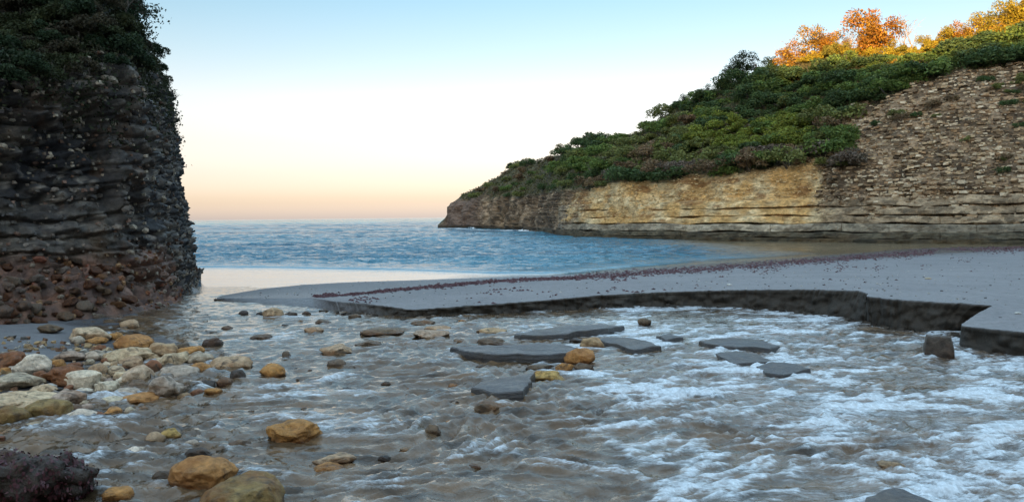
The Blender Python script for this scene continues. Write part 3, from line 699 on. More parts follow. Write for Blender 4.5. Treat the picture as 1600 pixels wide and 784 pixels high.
#@@PART3
# ------------------------------------------------------------------ loose rocks
def water_or_ground(x, y):
    return float(max(ground_z(np.array([x]), np.array([y]))[0], stream_z(np.array([x]), np.array([y]))[0]))
def rock_mesh(a, b, c, seed, style, sub=4):
    v, f = ICO[sub]; v = v.copy(); rr = np.random.default_rng(seed)
    if style == 'cube': v = v / np.abs(v).max(1, keepdims=True); v = v * (1 - .18 * (v[:, 2:3] > 0) * v[:, 2:3] * (1, 0, 0))
    elif style in ('block', 'slab'): v = np.sign(v) * np.abs(v) ** (.55 if style == 'block' else .7)
    if style != 'cube': v = v / np.maximum(np.linalg.norm(v, axis=1, keepdims=True) ** .35, .2)
    off = rr.uniform(-50, 50, 3)
    n_cut = {'round': 7, 'block': 11, 'flat': 9, 'slab': 8, 'craggy': 14, 'cube': 4}[style]
    for _ in range(n_cut):                                       # broken faces
        n = rr.normal(size=3); n /= np.linalg.norm(n); d = rr.uniform(.58, .88) if style != 'round' else rr.uniform(.70, .93)
        if style == 'cube': d = rr.uniform(.9, 1.05)
        ov_ = v @ n - d; v = v - np.where(ov_ > 0, ov_ * .88, 0)[:, None] * n
    am = {'round': .15, 'block': .13, 'flat': .18, 'slab': .14, 'craggy': .28, 'cube': .06}[style]
    nn = v / np.linalg.norm(v, axis=1, keepdims=True)
    v = v + nn * (am * fbm(v * 1.3 + off, 3) + am * .28 * fbm(v * 4.5 + off, 3) + (.08 * (.5 - worley(v * 4 + off)[0]) if style == 'craggy' else 0))[:, None]
    lo, hi = v.min(0), v.max(0); v = (v - (lo + hi) / 2) / ((hi - lo) / 2)
    return v * (a, b, c), f
COLS = {'white': ((.80, .67, .50), .3), 'cream': ((.68, .51, .33), .5), 'tan': ((.50, .34, .20), .6), 'orange': ((.52, .25, .075), .9), 'rust': ((.34, .135, .055), .9), 'brown': ((.20, .14, .085), .6),
        'grey': ((.55, .44, .32), .35), 'dark': ((.085, .065, .05), .3), 'olive': ((.36, .25, .085), .9), 'pink': ((.50, .37, .28), .5), 'yellow': ((.52, .34, .10), .6)}
def rock(x0, x1, y0, y1, col, style, label, cat='rock', group=None, name='river_rock', depth=.85, seed=None, tilt=0, sub=None, z=None):
    cx = (x0 + x1) / 2; zb = 0.0
    for _ in range(3):
        g = P(cx, y1, zb); zb = water_or_ground(g.x, g.y) if z is None else z
    g = P(cx, y1, zb); D = g.y; a = (x1 - x0) / 2 / F * math.hypot(D, g.x) * .98; hm = (y1 - y0) / F * D
    b = a * depth; sn = CAMZ / D
    top = max(.28 * a, hm - b * sn * .75)                          # height above ground or water
    b = min(b, max(.5 * a, hm / max(sn, .02)))
    top += .018; c = top * .62; zc = zb + top - c
    seed = seed if seed is not None else int(x0 * 7 + y0 * 13)
    v, f = rock_mesh(a, b, c, seed, style, sub or (5 if x1 - x0 > 85 else 4 if x1 - x0 > 30 else 3))
    rz_ = math.atan2(-g.x, g.y) + random.uniform(-.12, .12)
    d2 = Vector((g.x, g.y, 0)).normalized(); loc = Vector((g.x, g.y, 0)) + d2 * b * .72; loc.z = zc
    wz = loc.z + v[:, 2] - stream_z(np.array([loc.x]), np.array([loc.y]))[0]
    wetv = 1 - sstep(.015, .085, wz + .02 * fbm(v * 9, 2))
    me = mesh(name, v, f, {'wetrock': np.clip(wetv + (.45 if col in ('dark', 'rust', 'olive', 'brown') else .06), 0, 1)})
    o = obj(name, me, M_STONE, None, loc); o.rotation_euler = (random.uniform(-.05, .05), tilt, rz_)
    cc, al = COLS[col]; jt = random.uniform(.88, 1.1); o.color = (cc[0] * jt, cc[1] * jt, cc[2] * jt * random.uniform(.92, 1.08), al)
    tag(o, label, cat, group); return o
ROCKS = [
 (114, 169, 511, 533, 'cream', 'block', 'long pale loaf-shaped stone on grey sand below the left cliff'),
 (111, 131, 526, 537, 'grey', 'round', 'small grey stone at the left end of the pale loaf-shaped stone'),
 (134, 167, 527, 537, 'orange', 'flat', 'low orange stone tucked in front of the pale loaf-shaped stone'),
 (168, 191, 520, 531, 'orange', 'round', 'small orange-brown stone right of the pale loaf-shaped stone'),
 (189, 216, 500, 514, 'tan', 'round', 'tan stone nearest the foot of the left cliff by the water'),
 (62, 96, 507, 521, 'brown', 'flat', 'brown flat stone at the lower edge of the reddish talus'),
 (88, 130, 549, 565, 'pink', 'flat', 'pinkish flat stone alone on the grey sand'),
 (133, 166, 548, 563, 'grey', 'round', 'grey rounded stone beside the pinkish flat stone'),
 (-6, 40, 550, 580, 'rust', 'craggy', 'rusty red rock at the left edge behind a white boulder'),
 (24, 74, 554, 585, 'white', 'block', 'white angular boulder beside the rusty rock at the left edge'),
 (68, 128, 572, 603, 'rust', 'craggy', 'rusty red boulder leaning behind a white pointed boulder'),
 (102, 154, 580, 607, 'white', 'block', 'white pointed boulder in front of the rusty red boulder'),
 (-10, 56, 585, 607, 'grey', 'flat', 'grey flat slab-like stone at the left edge under the white angular boulder'),
 (50, 86, 602, 615, 'cream', 'flat', 'small cream flat stone between two wide flat stones at left'),
 (-12, 86, 613, 640, 'cream', 'flat', 'wide cream flat stone lying on two brown boulders'),
 (46, 108, 623, 660, 'olive', 'round', 'brown-green boulder with dark underside, right one of the pair at left'),
 (-14, 43, 633, 671, 'olive', 'round', 'brown-green boulder cut by the left edge of the photo'),
 (84, 131, 611, 637, 'pink', 'flat', 'pinkish grey stone right of the wide cream flat stone'),
 (110, 147, 607, 620, 'white', 'flat', 'thin white stone below the white pointed boulder'),
 (148, 185, 596, 618, 'white', 'craggy', 'white hollowed stone right of the thin white stone'),
 (102, 149, 640, 665, 'white', 'flat', 'whitish flat stone at the waterline below the brown-green boulders'),
 (162, 193, 638, 655, 'orange', 'block', 'bright orange stone at the waterline'),
 (141, 164, 645, 660, 'rust', 'round', 'dark rusty stone left of the bright orange waterline stone'),
 (158, 195, 621, 637, 'white', 'flat', 'whitish grey stone just above the bright orange waterline stone'),
 (138, 167, 569, 591, 'tan', 'round', 'tan stone above the white hollowed stone'),
 (166, 194, 572, 588, 'cream', 'round', 'cream stone left of the orange and cream boulder'),
 (33, 92, 660, 674, 'grey', 'flat', 'low grey stone in shallow water below the brown-green boulders'),
 (133, 183, 667, 679, 'grey', 'flat', 'pale flat stone awash in the shallows at lower left'),
 (181, 238, 523, 547, 'orange', 'round', 'orange-cream humped stone at the top of the rock pile'),
 (164, 236, 542, 568, 'cream', 'flat', 'long cream stone below the orange-cream humped stone'),
 (187, 223, 558, 575, 'tan', 'round', 'tan brown stone in front of the long cream stone'),
 (233, 276, 536, 561, 'tan', 'flat', 'tan grey stone sloping left at the back of the rock pile'),
 (273, 296, 537, 549, 'brown', 'round', 'small brown stone at the far back of the rock pile'),
 (275, 319, 542, 558, 'orange', 'flat', 'orange-brown flat stone at the back right of the rock pile'),
 (240, 295, 551, 577, 'cream', 'flat', 'cream stone with orange base in the middle of the rock pile'),
 (291, 333, 549, 573, 'grey', 'round', 'grey-cream stone right of the cream stone with orange base'),
 (192, 240, 571, 600, 'cream', 'round', 'orange and cream boulder in the centre of the rock pile'),
 (225, 252, 563, 584, 'rust', 'round', 'small rusty stone between the centre boulders of the pile'),
 (249, 311, 572, 595, 'grey', 'flat', 'long grey-tan stone above the grey craggy rock'),
 (295, 330, 568, 588, 'orange', 'round', 'orange-brown stone near the right tip of the rock pile'),
 (232, 289, 586, 628, 'grey', 'craggy', 'grey craggy pitted rock at the front of the pile'),
 (190, 249, 615, 635, 'orange', 'flat', 'flat orange stone left of the grey craggy rock'),
 (202, 236, 595, 610, 'brown', 'flat', 'brown stone just left of the grey craggy pitted rock'),
 (178, 219, 606, 624, 'grey', 'flat', 'grey stone above the flat orange stone'),
 (329, 394, 557, 582, 'tan', 'round', 'tan-grey boulder with dark underside at the right tip of the pile'),
 (308, 337, 595, 609, 'dark', 'round', 'dark brown stone in the water right of the grey craggy rock'),
 (339, 365, 590, 605, 'brown', 'round', 'small brown-orange stone in the water below the tan-grey boulder'),
 (360, 384, 579, 598, 'dark', 'round', 'dark olive stone under the tan-grey boulder'),
 (315, 348, 528, 544, 'dark', 'block', 'dark brown blocky stone in the current above the rock pile'),
 (193, 221, 637, 652, 'grey', 'flat', 'grey stone right of the bright orange waterline stone'),
 (192, 229, 700, 718, 'white', 'round', 'white rounded stone alone in the lower left shallows'),
 (228, 258, 676, 698, 'tan', 'flat', 'tan stone half under water beside a yellow stone'),
 (251, 283, 671, 690, 'yellow', 'flat', 'yellow stone leaning out of the lower left shallows'),
 (267, 371, 713, 768, 'orange', 'round', 'big orange-brown boulder at the bottom left of the stream'),
 (305, 447, 744, 815, 'olive', 'block', 'big yellowish boulder cut by the bottom edge of the photo'),
 (163, 207, 764, 790, 'orange', 'block', 'orange stone at the bottom edge left of the big boulders'),
 (237, 260, 764, 776, 'tan', 'round', 'little tan stone between the bottom orange stone and the big boulders'),
 (240, 274, 738, 751, 'brown', 'flat', 'low brownish stone awash left of the big orange-brown boulder'),
 (290, 330, 702, 720, 'dark', 'flat', 'dark flat stone just behind the big orange-brown boulder'),
 (287, 312, 690, 704, 'grey', 'round', 'small grey stone behind the dark flat stone near the big boulder'),
 (416, 505, 658, 697, 'orange', 'flat', 'orange-brown boulder with pale rim alone in mid stream'),
 (487, 558, 711, 730, 'tan', 'flat', 'tan flat stone awash right of the big boulders'),
 (489, 539, 727, 742, 'orange', 'flat', 'small orange-brown stone below the tan flat stone'),
 (356, 396, 690, 704, 'brown', 'flat', 'brown wet stone awash left below the mid stream boulder'),
 (411, 444, 481, 497, 'tan', 'round', 'tan rounded boulder at the water edge of the sand spit'),
 (373, 388, 486, 494, 'dark', 'round', 'small dark stone left of the tan spit boulder'),
 (400, 413, 488, 494, 'dark', 'round', 'tiny dark stone touching the tan spit boulder on its left'),
 (445, 465, 488, 496, 'dark', 'flat', 'small dark flat stone touching the tan spit boulder on its right'),
 (472, 487, 487, 494, 'dark', 'round', 'little dark stone at the foot of the spit, right of three others'),
 (475, 506, 512, 522, 'tan', 'flat', 'small tan stone in bright water below the sand spit'),
 (490, 517, 499, 508, 'brown', 'flat', 'brown flat stone just under the sand spit'),
 (390, 431, 523, 533, 'brown', 'flat', 'brown low stone left of centre in the current'),
 (346, 364, 510, 517, 'brown', 'flat', 'small brown stone awash near the channel to the sea'),
 (406, 446, 569, 592, 'orange', 'round', 'round orange-brown stone alone right of the rock pile'),
 (499, 551, 539, 557, 'tan', 'flat', 'tan-brown flat stone in the current left of the slate slabs'),
 (511, 541, 562, 577, 'brown', 'round', 'brown stone awash below the tan-brown flat stone'),
 (440, 455, 550, 563, 'brown', 'round', 'small brown upright stone in the current above the round orange stone'),
 (544, 565, 491, 499, 'brown', 'flat', 'small brown stone against the dark cut bank'),
 (334, 349, 532, 541, 'dark', 'round', 'tiny dark stone beside the dark brown blocky stone'),
 (562, 636, 514, 527, 'brown', 'slab', 'long brown ledge stone below the cut bank'),
 (644, 704, 516, 533, 'pink', 'flat', 'pinkish tan flat stone right of the long brown ledge stone'),
 (661, 706, 510, 519, 'tan', 'flat', 'thin tan stone behind the pinkish tan flat stone'),
 (743, 793, 513, 524, 'tan', 'flat', 'thin tan stone left of the upper slate slab'),
 (743, 791, 528, 543, 'brown', 'flat', 'brown flat stone lying behind the long slate slab'),
 (707, 732, 531, 541, 'brown', 'flat', 'small brown stone at the left tip of the long slate slab'),
 (554, 597, 533, 545, 'brown', 'flat', 'low brown stone under the long brown ledge stone'),
 (641, 681, 501, 511, 'brown', 'flat', 'brown stone close under the cut bank'),
 (738, 792, 628, 651, 'brown', 'flat', 'brown stone with orange end below the slate slabs'),
 (658, 690, 664, 684, 'brown', 'flat', 'brown wet stone tilted in the rapids at mid stream'),
 (880, 931, 545, 572, 'orange', 'flat', 'orange-brown rock sloping up from the long slate slab'),
 (866, 897, 568, 585, 'orange', 'block', 'small orange block between the orange rocks and slate slabs'),
 (820, 870, 570, 583, 'brown', 'flat', 'brown flat stone behind the lowest slate slab'),
 (831, 887, 580, 599, 'yellow', 'block', 'yellow-orange rock against the right end of the lowest slate slab'),
 (895, 929, 568, 583, 'brown', 'flat', 'brown stone right of the small orange block'),
 (904, 945, 527, 547, 'tan', 'flat', 'tan rock between the two upper slate slabs'),
 (996, 1018, 498, 509, 'brown', 'round', 'small brown stone at the top of the rapids under the bank'),
 (889, 912, 529, 537, 'dark', 'flat', 'small dark stone behind the right end of the long slate slab'),
 (1371, 1412, 722, 738, 'tan', 'flat', 'tan stone alone in pale water at lower right'),
 (-8, 27, 740, 770, 'tan', 'round', 'tan-orange stone in front of the weedy boulder at bottom left'),
 (26, 53, 747, 782, 'yellow', 'block', 'yellow upright stone in front of the weedy boulder at bottom left'),
 (32, 70, 777, 800, 'tan', 'round', 'tan stone at the very bottom left edge'),
]
for (x0, x1, y0, y1, col, style, lab) in ROCKS: rock(x0, x1, y0, y1, col, style, lab, seed=None)
blk = rock(1447, 1487, 524, 561, 'brown', 'cube', 'square brown block standing in the stream by the cut bank', depth=.8)
blk.color = (.13, .105, .085, .3)

# weed-covered boulder at the lower left
wb = rock(-40, 136, 690, 815, 'dark', 'craggy', 'dark boulder covered in red seaweed at the bottom left corner', cat='rock', name='weedy_boulder', depth=.8, sub=5)
wv = np.array([v.co[:] for v in wb.data.vertices]); wn_ = np.array([v.normal[:] for v in wb.data.vertices])
wv = wv + wn_ * (.05 * fbm(wv * 7, 4) + .07 * (.5 - worley(wv * 9)[0]))[:, None]; wb.data.vertices.foreach_set('co', wv.astype(np.float32).ravel()); wb.data.update(); wn_ = np.array([v.normal[:] for v in wb.data.vertices])
rg = np.random.default_rng(3); pk = rg.choice(len(wv), 5200)
fr_V, fr_F = [], []
base = wv[pk] + rg.normal(0, .012, (5200, 3)); t_ = np.cross(wn_[pk], rg.normal(size=(5200, 3))); t_ /= np.linalg.norm(t_, axis=1, keepdims=True)
ln_ = rg.uniform(.010, .028, 5200)[:, None]; wd_ = rg.uniform(.004, .010, 5200)[:, None]
tip = base + t_ * ln_ * .7 + wn_[pk] * ln_ * rg.uniform(.0, .25, (5200, 1)) + np.array([0, 0, -.012]); sdv = np.cross(t_, wn_[pk])
fv = np.stack([base - sdv * wd_, base + sdv * wd_, tip + sdv * wd_ * .9, tip - sdv * wd_ * .9], 1).reshape(-1, 3)
tag(obj('seaweed', mesh('seaweed', fv, np.arange(len(fv)).reshape(-1, 4)), M_WEED, wb), kind='stuff')

# fallen stones of the talus under the left cliff
rg = np.random.default_rng(31); placed = []; tal_me = {}
tcol = ['rust', 'rust', 'orange', 'brown', 'tan', 'grey', 'pink']
n = 0
for _ in range(900):
    if n >= 60: break
    px, py = rg.uniform(-5, 250), rg.uniform(412, 512)
    if py < 470 - (px < 150) * 60 and px > 190: continue
    h, nn, fi = hit(cliff_bvh, px, py)
    gz = None
    if h is None or h.z > 1.25: continue
    if any((px - q[0]) ** 2 + (py - q[1]) ** 2 < 100 for q in placed): continue
    placed.append((px, py)); n += 1
    s0 = .06 + .13 * rg.random() ** 2; cn_ = tcol[rg.integers(0, 7)]; key = int(rg.integers(0, 10))
    if key not in tal_me:
        v, f = rock_mesh(1, .85, .7, 300 + key, 'block' if key % 2 else 'craggy', 3); tal_me[key] = mesh('fallen_stone', v, f, {'wetrock': np.full(len(v), .35)}); tal_me[key].materials.append(M_STONE)
    o = obj('fallen_stone', tal_me[key], None, None, (h.x, h.y, h.z + s0 * .25)); o.scale = (s0 * rg.uniform(.9, 1.4), s0, s0 * rg.uniform(.7, 1.1))
    o.rotation_euler = (rg.uniform(-.3, .3), rg.uniform(-.3, .3), rg.uniform(0, 6.28)); cc, al = COLS[cn_]; o.color = (cc[0] * .42, cc[1] * .38, cc[2] * .36, al)
    wh = ('upper' if py < 455 else 'lower') + ' talus ' + ('at the left edge' if px < 60 else 'below the hollow' if px < 150 else 'near the water') + ' of the left cliff'
    nm = {'rust': 'rusty red', 'pink': 'pinkish'}.get(cn_, cn_); tag(o, nm + ' fallen stone in the ' + wh, 'stone', nm + ' stones, ' + wh)

# cobbles that fill the bank between the larger rocks
rg = np.random.default_rng(91); taken = [((r[0] + r[1]) / 2, (r[2] + r[3]) / 2, (r[1] - r[0]) / 2) for r in ROCKS]; n = 0
for _ in range(3000):
    if n >= 95: break
    px, py = rg.uniform(-5, 345), rg.uniform(540, 700); lim = 545 if px > 150 else 566
    if py < lim or py > 690 - .22 * px or px > 250 + 1.1 * (py - 530) or px > 400 - (py - 585) * 1.2 and py > 585: continue
    w_ = 7 + 11 * rg.random() ** 1.6
    if any(abs(px - t[0]) < (t[2] * .75 + w_ * .6) and abs(py - t[1]) < (t[2] * .34 + w_ * .4) for t in taken): continue
    taken.append((px, py, w_)); n += 1
    cn_ = ['cream', 'tan', 'white', 'grey', 'orange', 'rust', 'pink', 'brown'][rg.integers(0, 8)]
    nm = {'rust': 'rusty red', 'pink': 'pinkish'}.get(cn_, cn_); wh = 'at the back of the bank' if py < 590 else 'in the middle of the bank' if py < 630 else 'at the front of the bank by the water'
    wh = ('left ' if px < 120 else 'right ' if px > 220 else 'centre ') + wh
    rock(px - w_, px + w_, py - w_ * .55, py + w_ * .45, cn_, ['round', 'flat', 'block'][rg.integers(0, 3)], 'small ' + nm + ' cobble, ' + wh, 'stone', 'small ' + nm + ' cobbles, ' + wh, 'cobble', sub=3)

# small wet stones breaking the current
n = 0
for _ in range(2000):
    if n >= 60: break
    px, py = rg.uniform(215, 900), rg.uniform(488, 745)
    if px < 420 - (py - 540) * .6 and py < 660 or rg.random() < (px - 300) / 800: continue
    w_ = (4 + 7 * rg.random() ** 1.5) * (.55 + (py - 480) / 330)
    if any(abs(px - t[0]) < (t[2] + w_ * 1.3) and abs(py - t[1]) < (t[2] * .5 + w_) for t in taken): continue
    taken.append((px, py, w_)); n += 1; cn_ = ['brown', 'tan', 'orange', 'brown', 'dark'][rg.integers(0, 5)]
    wh = ('near the rock bank' if px < 420 else 'in mid stream') + (' close to the sand bar' if py < 540 else ' in the middle distance' if py < 620 else ' in the foreground')
    rock(px - w_, px + w_, py - w_ * .38, py + w_ * .3, cn_, ['flat', 'round'][n % 2], 'small wet ' + cn_ + ' stone breaking the current ' + wh, 'stone', 'small wet ' + cn_ + ' stones ' + wh, 'wet_stone', sub=3)

# gravel between the rocks of the bank
rg = np.random.default_rng(4); N = 4200
gp = np.stack([rg.uniform(-9, -1.5, N), rg.uniform(4.8, 15, N)], -1); d, s = seg_dist(gp[:, 0], gp[:, 1], BANK); sd = np.where(s < 0, d, -d)
dens = fbm(np.stack([gp[:, 0], gp[:, 1], 0 * d], -1) * .8, 3)
gp = gp[(sd > -.35) & (sd < 2.6) & (dens > -.35) & (gp[:, 1] < 11.5)]; N = len(gp)
gz = ground_z(gp[:, 0], gp[:, 1]); sz = rg.uniform(.012, .05, N)
pal = np.array([(.40, .36, .30), (.30, .2, .12), (.22, .12, .07), (.48, .44, .38), (.16, .14, .12), (.42, .28, .14)])
nz = np.tile((0.0, -1.0, 0.0), (N, 1)) + rg.normal(0, .5, (N, 3)); nz /= np.linalg.norm(nz, axis=1, keepdims=True)
v_, f_, a_ = block_mass(np.stack([gp[:, 0], gp[:, 1], gz + sz * .3], -1), nz, sz * 1.3, sz, sz * .8, pal[rg.integers(0, 6, N)] * rg.uniform(.6, 1, (N, 1)), rg)
tag(obj('gravel', mesh('gravel', v_, f_, {'tone': a_}, smooth=False), M_TONEF), 'loose gravel between the rocks of the left bank', 'gravel', kind='stuff')

# ------------------------------------------------------------------ slate slabs in the stream
def slab(poly, z, label, thick=.12, tiltx=0):
    pts = [P(a, b, z) for a, b in poly]; c = sum(pts, Vector()) / len(pts)
    fine = []
    for i, q in enumerate(pts):
        n = pts[(i + 1) % len(pts)]; m = max(2, int((n - q).length / .06))
        for k in range(m): fine.append(q.lerp(n, k / m))
    fp = np.array([tuple(q) for q in fine]); jit = .05 * fbm(fp * 2.6, 4) + .012 * fbm(fp * 14, 2); dirs = fp - np.array(c); dirs[:, 2] = 0; dirs /= np.linalg.norm(dirs, axis=1, keepdims=True); fp = fp + dirs * jit[:, None]
    n = len(fp); rings = []
    for sc_, dz in ((.35, .006), (.8, .003), (.97, 0), (1.0, -.012), (1.01, -thick * .5), (.98, -thick)):
        r_ = np.array(c) + (fp - np.array(c)) * sc_; r_[:, 2] = z + dz + .022 * fbm(r_ * 2.2, 4); rings.append(r_)
    V = np.concatenate(rings + [np.array([[c.x, c.y, z + .008]])]); Fc = []
    for k in range(len(rings) - 1):
        for i in range(n): j = (i + 1) % n; Fc.append((k * n + i, (k + 1) * n + i, (k + 1) * n + j, k * n + j))
    ctr = len(V) - 1
    for i in range(n): Fc.append((i, (i + 1) % n, ctr))
    V = V - np.array((c.x, c.y, z - thick)); me = mesh('slate_rock', V, Fc, smooth=False)
    bm = bmesh.new(); bm.from_mesh(me); bmesh.ops.recalc_face_normals(bm, faces=bm.faces); bm.to_mesh(me); bm.free()
    o = obj('slate_rock', me, M_SLATE, None, (c.x, c.y, z - thick)); o.rotation_euler = (tiltx, 0, 0); tag(o, label, 'rock', 'slate slabs in the stream'); return o
slab([(803, 523), (840, 514), (890, 509), (938, 505), (975, 507), (950, 513), (900, 517), (888, 521), (815, 524)], .115, 'upper dark slate slab, wedge shaped, nearest the cut bank')
slab([(704, 541), (740, 540), (800, 539), (850, 536), (905, 543), (893, 552), (850, 553), (760, 553), (728, 549)], .135, 'long dark slate slab with a thick front edge in mid stream')
slab([(734, 604), (752, 594), (775, 589), (836, 582), (830, 594), (818, 611), (770, 609)], .12, 'lowest blue-grey slate slab beside a yellow-orange rock')
slab([(935, 531), (960, 526), (1010, 531), (1033, 540), (990, 546), (975, 541)], .085, 'grey slate slab right of the tan rock with water running over it')
slab([(1024, 524), (1048, 521), (1072, 528), (1040, 530)], .075, 'small slate slab right of the upper slabs')
slab([(1094, 532), (1120, 528), (1185, 529), (1217, 539), (1205, 545), (1150, 541), (1110, 538)], .085, 'long pale-topped slate slab in the broad rapids')
slab([(1118, 552), (1150, 548), (1190, 555), (1212, 565), (1150, 566), (1132, 560)], .07, 'low slate slab awash just below the long pale-topped slab')
slab([(1178, 572), (1205, 565), (1245, 569), (1264, 577), (1225, 583), (1195, 580)], .07, 'rightmost low slate slab awash in the broad rapids')
slab([(1352, 776), (1372, 768), (1395, 762), (1412, 764), (1440, 776), (1475, 790), (1440, 815), (1360, 812)], .08, 'dark slate slab cut by the bottom edge at lower right')

# clods fallen from the cut bank, and shell grit on the sand
rg = np.random.default_rng(41); N = 900; ii = rg.integers(120, 800, N); cb = B[ii] - inn[ii] * rg.uniform(-.05, .16, (N, 1)) + rg.normal(0, .02, (N, 3)) * (1, 1, 0); sz = .012 + .05 * rg.random(N) ** 2.5
cb[:, 2] = -.01 + sz * .3; nz = rg.normal(size=(N, 3)); nz /= np.linalg.norm(nz, axis=1, keepdims=True)
v_, f_, a_ = block_mass(cb, nz, sz * 1.3, sz, sz, np.array([.05, .041, .032]) * rg.uniform(.6, 1.4, (N, 1)), rg)
tag(obj('sand_clods', mesh('sand_clods', v_, f_, {'tone': a_}, smooth=False), M_TONEF), 'dark clods of sand crumbled along the foot of the cut bank', 'sand', kind='stuff')
N = 2600; pk = tv[rg.choice(np.where((wt > .02) & (wt < .8))[0], N)] + rg.normal(0, .06, (N, 3)) * (1, 1, 0); sz = .004 + .016 * rg.random(N) ** 3; pk[:, 2] += sz * .3
nz = np.tile((0.0, -1.0, 0.0), (N, 1)) + rg.normal(0, .5, (N, 3)); nz /= np.linalg.norm(nz, axis=1, keepdims=True); pal = np.array([(.5, .46, .4), (.06, .05, .05), (.1, .05, .045), (.3, .27, .23)])
v_, f_, a_ = block_mass(pk, nz, sz * 1.6, sz, sz * .7, pal[rg.integers(0, 4, N)], rg)
tag(obj('shell_grit', mesh('shell_grit', v_, f_, {'tone': a_}, smooth=False), M_TONEF), 'specks of shell and grit scattered over the sand bar', 'grit', kind='stuff')

# ------------------------------------------------------------------ wrack on the sand
rg = np.random.default_rng(17); wl_ = [(500, 463), (600, 455), (700, 446), (780, 439), (900, 434), (1000, 427), (1100, 421), (1200, 413), (1300, 406), (1380, 399), (1460, 393), (1600, 387), (1700, 384)]
wx, wy = zip(*wl_); fv, ft = [], []
for k in range(9000):
    px = rg.uniform(490, 1690); r = rg.random()
    sp_ = (1.3 if px < 900 else 2.6) if r < .72 else 14
    py = np.interp(px, wx, wy) + (rg.normal(0, sp_) if r < .72 else abs(rg.normal(0, sp_)))
    dn = perlin(np.array([[px * .018, py * .08, 3.0]]))[0]
    if dn < (-.42 if r < .72 else .2): continue
    h, nn, fi = hit(bar_bvh, px, py)
    if h is None: continue
    s0 = rg.uniform(.012, .045) * (.6 + h.y / 40); a0 = rg.uniform(0, 6.28)
    m_ = 5; an = a0 + np.sort(rg.uniform(0, 6.28, m_)); rr_ = s0 * rg.uniform(.4, 1.2, m_)
    b_ = len(fv); fv.append((h.x, h.y, h.z + .018 + s0 * .35))
    for q in range(m_): fv.append((h.x + rr_[q] * math.cos(an[q]) * 1.5, h.y + rr_[q] * math.sin(an[q]), h.z + .003))
    for q in range(m_): ft.append((b_, b_ + 1 + q, b_ + 1 + (q + 1) % m_))
tag(obj('seaweed_wrack', mesh('seaweed_wrack', np.array(fv), np.array(ft), smooth=False), M_WEED), 'line of dark red seaweed washed up along the sand bar', 'seaweed', kind='stuff')
for i, (px, py, s0, lab) in enumerate([(1450, 436, .06, 'single buff pebble lying on the open sand'), (1590, 490, .035, 'little white shell fragment on the near sand block at right'), (1140, 446, .05, 'small white pebble above the cut bank on the sand')]):
    h, nn, fi = hit(bar_bvh, px, py)
    if h is None: continue
    v, f = rock_mesh(s0 * 1.3, s0, s0 * .5, 900 + i, 'round', 2); o = obj('pebble', mesh('pebble', v, f, {'wetrock': np.zeros(len(v))}), M_STONE, None, (h.x, h.y, h.z + s0 * .25)); o.color = (.5, .42, .3, .2) if i == 0 else (.7, .68, .62, 0); tag(o, lab, 'pebble')
# ------------------------------------------------------------------ plants
def leaf_mass(cen, rad_, n, size, rg, shell=.35, flat=1.0, updown=.25):
    """n leaf-sized quads spread through a set of lumps"""
    wts = rad_ ** 2; wts = wts / wts.sum(); k = rg.choice(len(cen), n, p=wts)
    d = rg.normal(size=(n, 3)); d /= np.linalg.norm(d, axis=1, keepdims=True); d[:, 2] = np.where(d[:, 2] < -updown, -d[:, 2], d[:, 2])
    r = 1 - shell * rg.random(n) ** 1.6 + .12 * rg.normal(size=n) * .5
    pos = cen[k] + d * (r * rad_[k])[:, None] * (1, 1, flat)
    a = rg.normal(size=(n, 3)) + d * .3; a /= np.linalg.norm(a, axis=1, keepdims=True); b = np.cross(a, d + .6 * rg.normal(size=(n, 3))); b /= np.maximum(np.linalg.norm(b, axis=1, keepdims=True), 1e-6)
    s = size * rg.uniform(.6, 1.35, n)[:, None]
    V = np.stack([pos - a * s, pos + b * s * .55, pos + a * s, pos - b * s * .55], 1).reshape(-1, 3)
    clump = rg.uniform(.75, 1.2, len(cen))[k]; sh_ = clump * rg.uniform(.55, 1.35, n); ti = rg.random(n) * .6 + rg.random(len(cen))[k] * .4
    return V, np.arange(4 * n).reshape(-1, 4), {'shade': np.repeat(sh_, 4), 'tint': np.repeat(ti, 4)}
def tubes(paths, sides=5):
    V, Fc = [], []
    for pts, rs_ in paths:
        pts = np.asarray(pts, float); m = len(pts); b0 = len(V)
        for i in range(m):
            t = pts[min(i + 1, m - 1)] - pts[max(i - 1, 0)]; t /= np.linalg.norm(t) + 1e-9
            u = np.cross(t, (.3, .9, .2)); u /= np.linalg.norm(u) + 1e-9; w = np.cross(t, u)
            for k in range(sides):
                a = 2 * math.pi * k / sides; V.append(pts[i] + (u * math.cos(a) + w * math.sin(a)) * rs_[i])
        for i in range(m - 1):
            for k in range(sides): Fc.append((b0 + i * sides + k, b0 + i * sides + (k + 1) % sides, b0 + (i + 1) * sides + (k + 1) % sides, b0 + (i + 1) * sides + k))
    return np.array(V), np.array(Fc)
def limb(p0, d, L, r0, rg, segs=5, wig=.18):
    pts = [np.array(p0, float)]; d = np.array(d, float); d /= np.linalg.norm(d)
    for _ in range(segs):
        d = d + rg.normal(0, wig, 3); d /= np.linalg.norm(d); pts.append(pts[-1] + d * L / segs)
    return pts, list(np.linspace(r0, r0 * .35, segs + 1)), d
